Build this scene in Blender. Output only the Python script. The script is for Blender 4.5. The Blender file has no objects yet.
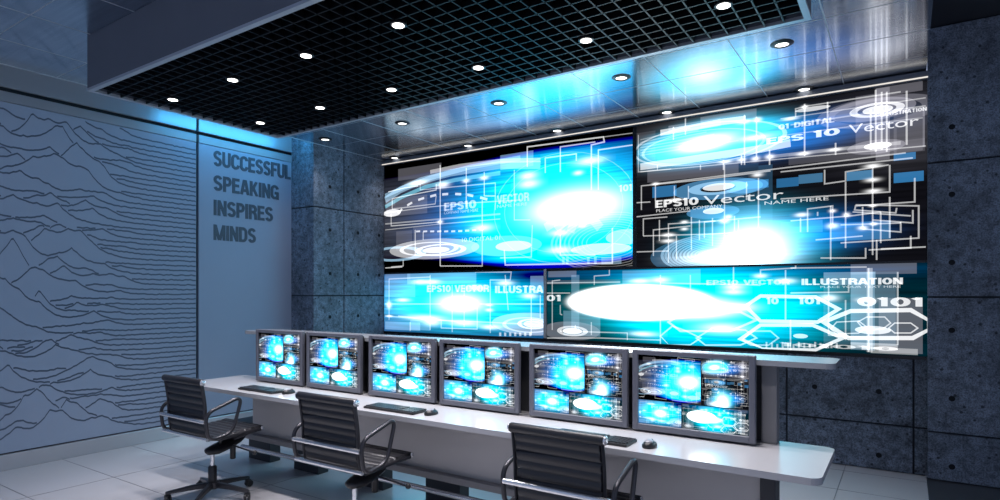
import bpy, bmesh, math, random
from mathutils import Vector, Matrix
random.seed(7)
PI = math.pi
scene = bpy.context.scene
COL = scene.collection
RIG = math.radians

# ------------------------------------------------------------------ helpers
def lin(r, g, b):
    f = lambda c: (c / 255 / 12.92) if c / 255 <= .04045 else ((c / 255 + .055) / 1.055) ** 2.4
    return (f(r), f(g), f(b), 1)

def obj(name, bm, mats, parent=None, smooth=False, loc=None):
    me = bpy.data.meshes.new(name)
    bm.normal_update()
    bm.to_mesh(me); bm.free()
    for m in (mats if isinstance(mats, (list, tuple)) else [mats]):
        me.materials.append(m)
    if smooth:
        for p in me.polygons: p.use_smooth = True
        if hasattr(me, 'set_sharp_from_angle'): me.set_sharp_from_angle(angle=RIG(40))
    o = bpy.data.objects.new(name, me)
    COL.objects.link(o)
    if parent: o.parent = parent
    if loc: o.location = loc
    return o

def thing(name, label, cat, loc=(0, 0, 0), rotz=0, group=None):
    o = bpy.data.objects.new(name, None); COL.objects.link(o)
    o.empty_display_size = .1
    o.location = loc; o.rotation_euler = (0, 0, rotz)
    return tag(o, label, cat, group)

def tag(o, label, cat, group=None):
    o['label'] = label; o['category'] = cat
    if group: o['group'] = group
    return o

def struct(name, bm, mats, label=None, cat=None, smooth=False):
    o = obj(name, bm, mats, smooth=smooth)
    o['kind'] = 'structure'
    if label: o['label'] = label
    if cat: o['category'] = cat
    return o

def copy_tree(o, parent=None):
    c = o.copy(); COL.objects.link(c)
    if parent: c.parent = parent
    for ch in list(o.children): copy_tree(ch, c)
    return c

def box(bm, x0, x1, y0, y1, z0, z1, mat=0, bev=0, seg=2):
    v = [bm.verts.new((x, y, z)) for z in (z0, z1) for y in (y0, y1) for x in (x0, x1)]
    fs = [(0, 2, 3, 1), (4, 5, 7, 6), (0, 1, 5, 4), (2, 6, 7, 3), (0, 4, 6, 2), (1, 3, 7, 5)]
    faces = [bm.faces.new([v[i] for i in f]) for f in fs]
    for f in faces: f.material_index = mat
    if bev:
        es = list({e for f in faces for e in f.edges})
        r = bmesh.ops.bevel(bm, geom=es, offset=bev, segments=seg, affect='EDGES', profile=.5)
        for f in r['faces']: f.material_index = mat
    return faces

def quad(bm, pts, mat=0):
    f = bm.faces.new([bm.verts.new(p) for p in pts]); f.material_index = mat
    return f

def prism(bm, outline, axis, a0, a1, mat=0):
    """extrude a closed 2-D outline along an axis"""
    def P(u, v, a):
        return {'x': (a, u, v), 'y': (u, a, v), 'z': (u, v, a)}[axis]
    A = [bm.verts.new(P(u, v, a0)) for u, v in outline]
    B = [bm.verts.new(P(u, v, a1)) for u, v in outline]
    n = len(outline)
    fs = [bm.faces.new(A[::-1]), bm.faces.new(B)]
    for i in range(n):
        fs.append(bm.faces.new([A[i], A[(i + 1) % n], B[(i + 1) % n], B[i]]))
    for f in fs: f.material_index = mat
    bmesh.ops.recalc_face_normals(bm, faces=fs)
    return fs

def fillet(pts, r, n=5, closed=False):
    out = []; N = len(pts); pts = [Vector(p) for p in pts]
    for i in range(N):
        if not closed and i in (0, N - 1): out.append(pts[i]); continue
        p, a, b = pts[i], pts[i - 1], pts[(i + 1) % N]
        d1 = (a - p); d2 = (b - p)
        rr = min(r, d1.length * .48, d2.length * .48)
        s = p + d1.normalized() * rr; e = p + d2.normalized() * rr
        for k in range(n + 1):
            t = k / n
            out.append((1 - t) ** 2 * s + 2 * t * (1 - t) * p + t * t * e)
    return out

def tube(bm, pts, r, seg=10, closed=False, mat=0, ry=None):
    pts = [Vector(p) for p in pts]; N = len(pts); rings = []
    ref = None
    for i in range(N):
        if closed: t = pts[(i + 1) % N] - pts[i - 1]
        else: t = pts[min(i + 1, N - 1)] - pts[max(i - 1, 0)]
        t.normalize()
        if ref is None:
            ref = t.orthogonal().normalized() if abs(t.x) > .9 else Vector((1, 0, 0))
        ref = (ref - t * ref.dot(t)).normalized()
        b = t.cross(ref)
        q = ry or r
        rings.append([bm.verts.new(pts[i] + ref * (r * math.cos(2 * PI * k / seg)) + b * (q * math.sin(2 * PI * k / seg))) for k in range(seg)])
    fs = []
    for i in range(N if closed else N - 1):
        A, B = rings[i], rings[(i + 1) % N]
        for k in range(seg):
            fs.append(bm.faces.new([A[k], A[(k + 1) % seg], B[(k + 1) % seg], B[k]]))
    if not closed:
        fs.append(bm.faces.new(rings[0][::-1])); fs.append(bm.faces.new(rings[-1]))
    for f in fs: f.material_index = mat
    bmesh.ops.recalc_face_normals(bm, faces=fs)
    return fs

def lathe(bm, prof, seg=20, c=(0, 0, 0), mat=0, axis='z'):
    """prof: list of (radius, height)"""
    rings = []
    for r, h in prof:
        ring = []
        for k in range(seg):
            a = 2 * PI * k / seg
            p = (r * math.cos(a), r * math.sin(a), h) if axis == 'z' else (h, r * math.cos(a), r * math.sin(a))
            ring.append(bm.verts.new((p[0] + c[0], p[1] + c[1], p[2] + c[2])))
        rings.append(ring)
    fs = []
    for A, B in zip(rings, rings[1:]):
        for k in range(seg):
            fs.append(bm.faces.new([A[k], A[(k + 1) % seg], B[(k + 1) % seg], B[k]]))
    fs.append(bm.faces.new(rings[0][::-1])); fs.append(bm.faces.new(rings[-1]))
    for f in fs: f.material_index = mat
    bmesh.ops.recalc_face_normals(bm, faces=fs)
    return fs

def text_bm(s, width, height, extrude=0, offset=0):
    """flat lettering as mesh: lower-left at the origin, in x / y"""
    cu = bpy.data.curves.new('lettering', 'FONT'); cu.body = s; cu.extrude = 0; cu.offset = offset
    cu.resolution_u = 3
    o = bpy.data.objects.new('lettering', cu); COL.objects.link(o)
    bpy.context.view_layer.update()
    me = o.to_mesh()
    bm = bmesh.new(); bm.from_mesh(me); o.to_mesh_clear()
    bpy.data.objects.remove(o); bpy.data.curves.remove(cu)
    xs = [v.co.x for v in bm.verts]; ys = [v.co.y for v in bm.verts]
    x0, x1, y0, y1 = min(xs), max(xs), min(ys), max(ys)
    for v in bm.verts:
        v.co.x = (v.co.x - x0) / (x1 - x0) * width
        v.co.y = (v.co.y - y0) / (y1 - y0) * height
        v.co.z = 0
    if extrude:
        r = bmesh.ops.extrude_face_region(bm, geom=list(bm.faces))
        bmesh.ops.translate(bm, vec=(0, 0, extrude), verts=[g for g in r['geom'] if isinstance(g, bmesh.types.BMVert)])
        bmesh.ops.recalc_face_normals(bm, faces=bm.faces)
    return bm

# ------------------------------------------------------------------ materials
def new_mat(name):
    m = bpy.data.materials.new(name); m.use_nodes = True
    nt = m.node_tree; nt.nodes.clear()
    out = nt.nodes.new('ShaderNodeOutputMaterial')
    return m, nt, out

def pbr(name, col, rough=.5, metal=0, noise=0, scale=8, bump=0, bscale=60, coat=0, aniso=0, tangent=None, stretch=(1, 1, 1), spec=.5):
    m, nt, out = new_mat(name); N = nt.nodes; Lk = nt.links
    p = N.new('ShaderNodeBsdfPrincipled'); Lk.new(p.outputs[0], out.inputs[0])
    p.inputs['Base Color'].default_value = col
    p.inputs['Roughness'].default_value = rough; p.inputs['Metallic'].default_value = metal
    p.inputs['Coat Weight'].default_value = coat; p.inputs['Coat Roughness'].default_value = .08
    p.inputs['Specular IOR Level'].default_value = spec
    p.inputs['Anisotropic'].default_value = aniso
    tc = N.new('ShaderNodeTexCoord')
    if tangent:
        c = N.new('ShaderNodeCombineXYZ')
        for i in range(3): c.inputs[i].default_value = tangent[i]
        Lk.new(c.outputs[0], p.inputs['Tangent'])
    mp = N.new('ShaderNodeMapping'); mp.inputs['Scale'].default_value = stretch
    Lk.new(tc.outputs['Object'], mp.inputs['Vector'])
    if noise:
        n = N.new('ShaderNodeTexNoise'); n.inputs['Scale'].default_value = scale; n.inputs['Detail'].default_value = 5
        Lk.new(mp.outputs[0], n.inputs['Vector'])
        mr = N.new('ShaderNodeMapRange'); mr.inputs[3].default_value = 1 - noise; mr.inputs[4].default_value = 1 + noise
        Lk.new(n.outputs['Fac'], mr.inputs[0])
        mx = N.new('ShaderNodeVectorMath'); mx.operation = 'SCALE'; mx.inputs[0].default_value = col[:3]
        Lk.new(mr.outputs[0], mx.inputs['Scale']); Lk.new(mx.outputs[0], p.inputs['Base Color'])
    if bump:
        n = N.new('ShaderNodeTexNoise'); n.inputs['Scale'].default_value = bscale; n.inputs['Detail'].default_value = 3
        Lk.new(mp.outputs[0], n.inputs['Vector'])
        b = N.new('ShaderNodeBump'); b.inputs['Strength'].default_value = bump; b.inputs['Distance'].default_value = .004
        Lk.new(n.outputs['Fac'], b.inputs['Height']); Lk.new(b.outputs[0], p.inputs['Normal'])
    return m

def concrete(name, base):
    m, nt, out = new_mat(name); N = nt.nodes; Lk = nt.links
    p = N.new('ShaderNodeBsdfPrincipled'); Lk.new(p.outputs[0], out.inputs[0])
    p.inputs['Roughness'].default_value = .62
    tc = N.new('ShaderNodeTexCoord')
    def noise(sc, det, rough=.6):
        n = N.new('ShaderNodeTexNoise'); n.inputs['Scale'].default_value = sc; n.inputs['Detail'].default_value = det
        n.inputs['Roughness'].default_value = rough
        Lk.new(tc.outputs['Object'], n.inputs['Vector']); return n
    def ramp(src, a, b, c0, c1):
        r = N.new('ShaderNodeMapRange'); r.inputs[1].default_value = a; r.inputs[2].default_value = b
        r.inputs[3].default_value = c0; r.inputs[4].default_value = c1; r.interpolation_type = 'SMOOTHSTEP'
        Lk.new(src, r.inputs[0]); return r.outputs[0]
    def mul(a, b):
        k = N.new('ShaderNodeMath'); k.operation = 'MULTIPLY'; Lk.new(a, k.inputs[0]); Lk.new(b, k.inputs[1]); return k.outputs[0]
    big = ramp(noise(2.2, 6).outputs['Fac'], .3, .7, .62, 1.2)
    mid = ramp(noise(14, 8, .75).outputs['Fac'], .36, .60, .48, 1.16)
    fine = ramp(noise(90, 4, .7).outputs['Fac'], .36, .58, .45, 1.15)
    v = N.new('ShaderNodeTexVoronoi'); v.inputs['Scale'].default_value = 13; v.inputs['Randomness'].default_value = 1
    Lk.new(tc.outputs['Object'], v.inputs['Vector'])
    pits = ramp(v.outputs['Distance'], .10, .19, .22, 1)
    f = mul(mul(big, mid), mul(fine, pits))
    s = N.new('ShaderNodeVectorMath'); s.operation = 'SCALE'; s.inputs[0].default_value = base[:3]
    Lk.new(f, s.inputs['Scale']); Lk.new(s.outputs[0], p.inputs['Base Color'])
    b = N.new('ShaderNodeBump'); b.inputs['Strength'].default_value = .35; b.inputs['Distance'].default_value = .006
    Lk.new(f, b.inputs['Height']); Lk.new(b.outputs[0], p.inputs['Normal'])
    return m

def emit(name, col, s):
    m, nt, out = new_mat(name)
    e = nt.nodes.new('ShaderNodeEmission'); e.inputs[0].default_value = col; e.inputs[1].default_value = s
    nt.links.new(e.outputs[0], out.inputs[0])
    return m

M = {}
M['concrete'] = concrete('board_marked_concrete', (.18, .215, .275))
M['groove'] = pbr('dark_joint', (.03, .034, .042, 1), .8)
M['hole'] = pbr('tie_hole_dark', (.006, .006, .008, 1), .9)
M['panel'] = pbr('painted_wall_panel', (.335, .39, .50, 1), .55, noise=.03, scale=3)
M['wallbase'] = pbr('wall_backing', (.03, .035, .045, 1), .7)
M['ink'] = pbr('dark_wall_ink', (.105, .13, .18, 1), .6)
M['letter'] = pbr('lettering_grey', (.075, .088, .115, 1), .5)
M['fascia'] = pbr('satin_metal_fascia', (.36, .38, .42, 1), .34, metal=.3)
M['ceiling'] = pbr('brushed_metal_ceiling', (.66, .70, .75, 1), .14, metal=1, aniso=.95, tangent=(0, 1, 0), noise=.22, scale=3, stretch=(.25, 15, 1))
M['ceiling_joint'] = pbr('bright_ceiling_joint', (.55, .58, .62, 1), .45, metal=.6)
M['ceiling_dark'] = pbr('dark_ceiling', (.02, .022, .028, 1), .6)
M['bulkhead'] = pbr('bulkhead_grey', (.115, .13, .165, 1), .5, noise=.06, scale=5)
M['edge'] = pbr('light_metal_edge', (.50, .54, .60, 1), .35, metal=.5)
M['louver'] = pbr('black_louver', (.005, .006, .008, 1), .35, spec=.22)
M['void'] = pbr('black_void', (.002, .002, .003, 1), .9)
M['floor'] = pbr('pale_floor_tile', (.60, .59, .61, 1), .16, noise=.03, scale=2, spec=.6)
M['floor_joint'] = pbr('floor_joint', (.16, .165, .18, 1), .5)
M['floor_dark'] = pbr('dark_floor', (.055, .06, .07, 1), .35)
M['skirting'] = pbr('white_skirting', (.56, .57, .60, 1), .22, metal=.5)
M['desk'] = pbr('white_desk_laminate', (.50, .495, .51, 1), .22, spec=.6, noise=.02)
M['deskgrey'] = pbr('warm_grey_panel', (.47, .45, .44, 1), .38, noise=.05, scale=3)
M['deskdark'] = pbr('dark_grey_panel', (.05, .05, .055, 1), .5)
M['column'] = pbr('grey_column', (.20, .195, .20, 1), .4)
M['pedestal'] = pbr('black_pedestal', (.03, .032, .038, 1), .5)
M['chrome'] = pbr('polished_chrome', (.80, .81, .83, 1), .22, metal=.75)
M['leather'] = pbr('black_leather', (.022, .022, .026, 1), .34, bump=.25, bscale=220)
M['frame'] = pbr('dark_chair_frame', (.045, .045, .052, 1), .30, metal=.5)
M['plastic'] = pbr('black_plastic', (.014, .014, .016, 1), .4)
M['shelf'] = pbr('grey_shelf_laminate', (.30, .31, .33, 1), .22, spec=.6)
M['bezel'] = pbr('monitor_bezel', (.125, .13, .16, 1), .4)
M['key'] = pbr('keyboard_keys', (.028, .029, .034, 1), .45)
M['mousegrey'] = pbr('mouse_grey', (.30, .30, .33, 1), .3)
M['lamp_ring'] = pbr('downlight_ring', (.008, .008, .010, 1), .35)
M['lamp'] = emit('downlight_lens', (1, .97, .92, 1), 5.5)
M['strip'] = emit('light_strip', (1, .94, .86, 1), .9)
M['added_glow'] = emit('added_blue_glow', (.07, .52, 1, 1), 26)  # emission of the added tube beside the ceiling edge

S_RECT = [(0.02,1.701,0.205,1.782,'g',0.25), (0.038,1.557,0.769,1.797,'g',0.26), (0.26,2.026,1.003,2.183,'g',0.3), (0.223,1.093,0.51,1.347,'g',0.22), (0.528,1.207,1.003,1.389,'g',0.2), (1.908,1.986,2.365,2.162,'b',0.35), (2.458,1.994,3.201,2.105,'d',0.4), (3.213,0.827,3.441,0.902,'b',0.35), (3.607,1.765,3.81,2.177,'g',0.14), (3.725,1.653,4.618,1.801,'g',0.3), (3.945,2.124,4.453,2.203,'g',0.5), (4.263,2.134,4.778,2.239,'g',0.45), (5.051,1.678,6.065,1.782,'g',0.2), (5.577,1.736,5.76,2.205,'g',0.3), (5.724,1.638,5.824,2.245,'g',0.45), (5.852,1.683,6.051,2.046,'g',0.24), (5.724,2.173,6.051,2.273,'g',0.35), (5.577,2.079,5.936,2.163,'g',0.22), (5.688,1.679,5.873,1.924,'g',0.18), (3.778,1.491,4.026,1.602,'d',0.8), (4.545,1.494,4.882,1.569,'d',0.9), (5.133,1.499,5.325,1.579,'B',0.6), (5.51,1.487,5.702,1.564,'B',0.75), (5.852,1.434,6.058,1.517,'d',0.9), (5.852,1.619,6.004,1.677,'d',0.9), (4.95,1.482,5.133,1.563,'d',0.7), (4.984,1.057,5.325,1.165,'B',0.5), (5.388,0.972,5.831,1.126,'B',0.55), (4.165,1.199,4.813,1.342,'B',0.4), (4.795,0.777,4.916,1.703,'B',0.18), (4.49,0.783,4.795,1.728,'B',0.1), (0.02,0.694,0.475,0.802,'g',0.3), (0.422,0.634,1.554,0.774,'b',0.35), (2.325,0.53,2.51,0.714,'b',0.35), (0.02,0.465,0.563,0.693,'b',0.25), (0.02,0.024,0.649,0.131,'b',0.4), (0.475,0.034,0.82,0.165,'b',0.3), (2.562,0.697,2.915,0.787,'g',0.45), (2.549,0.617,3.43,0.661,'g',0.2), (2.853,0.11,2.951,0.717,'b',0.25), (2.754,0.047,3.201,0.321,'b',0.25), (3.453,0.599,4.263,0.752,'b',0.25), (5.54,0.677,6.011,0.779,'g',0.38), (5.333,0.587,5.724,0.699,'b',0.3), (5.54,0.03,5.717,0.697,'b',0.3), (5.746,0.019,6.051,0.476,'g',0.4), (5.333,0.072,5.887,0.697,'b',0.1), (5.659,0.015,5.702,0.73,'w',0.35), (5.54,0.076,5.866,0.585,'b',0.12), (5.54,0.043,5.88,0.093,'w',0.4), (5.688,0.008,6.018,0.058,'w',0.35)]
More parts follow.
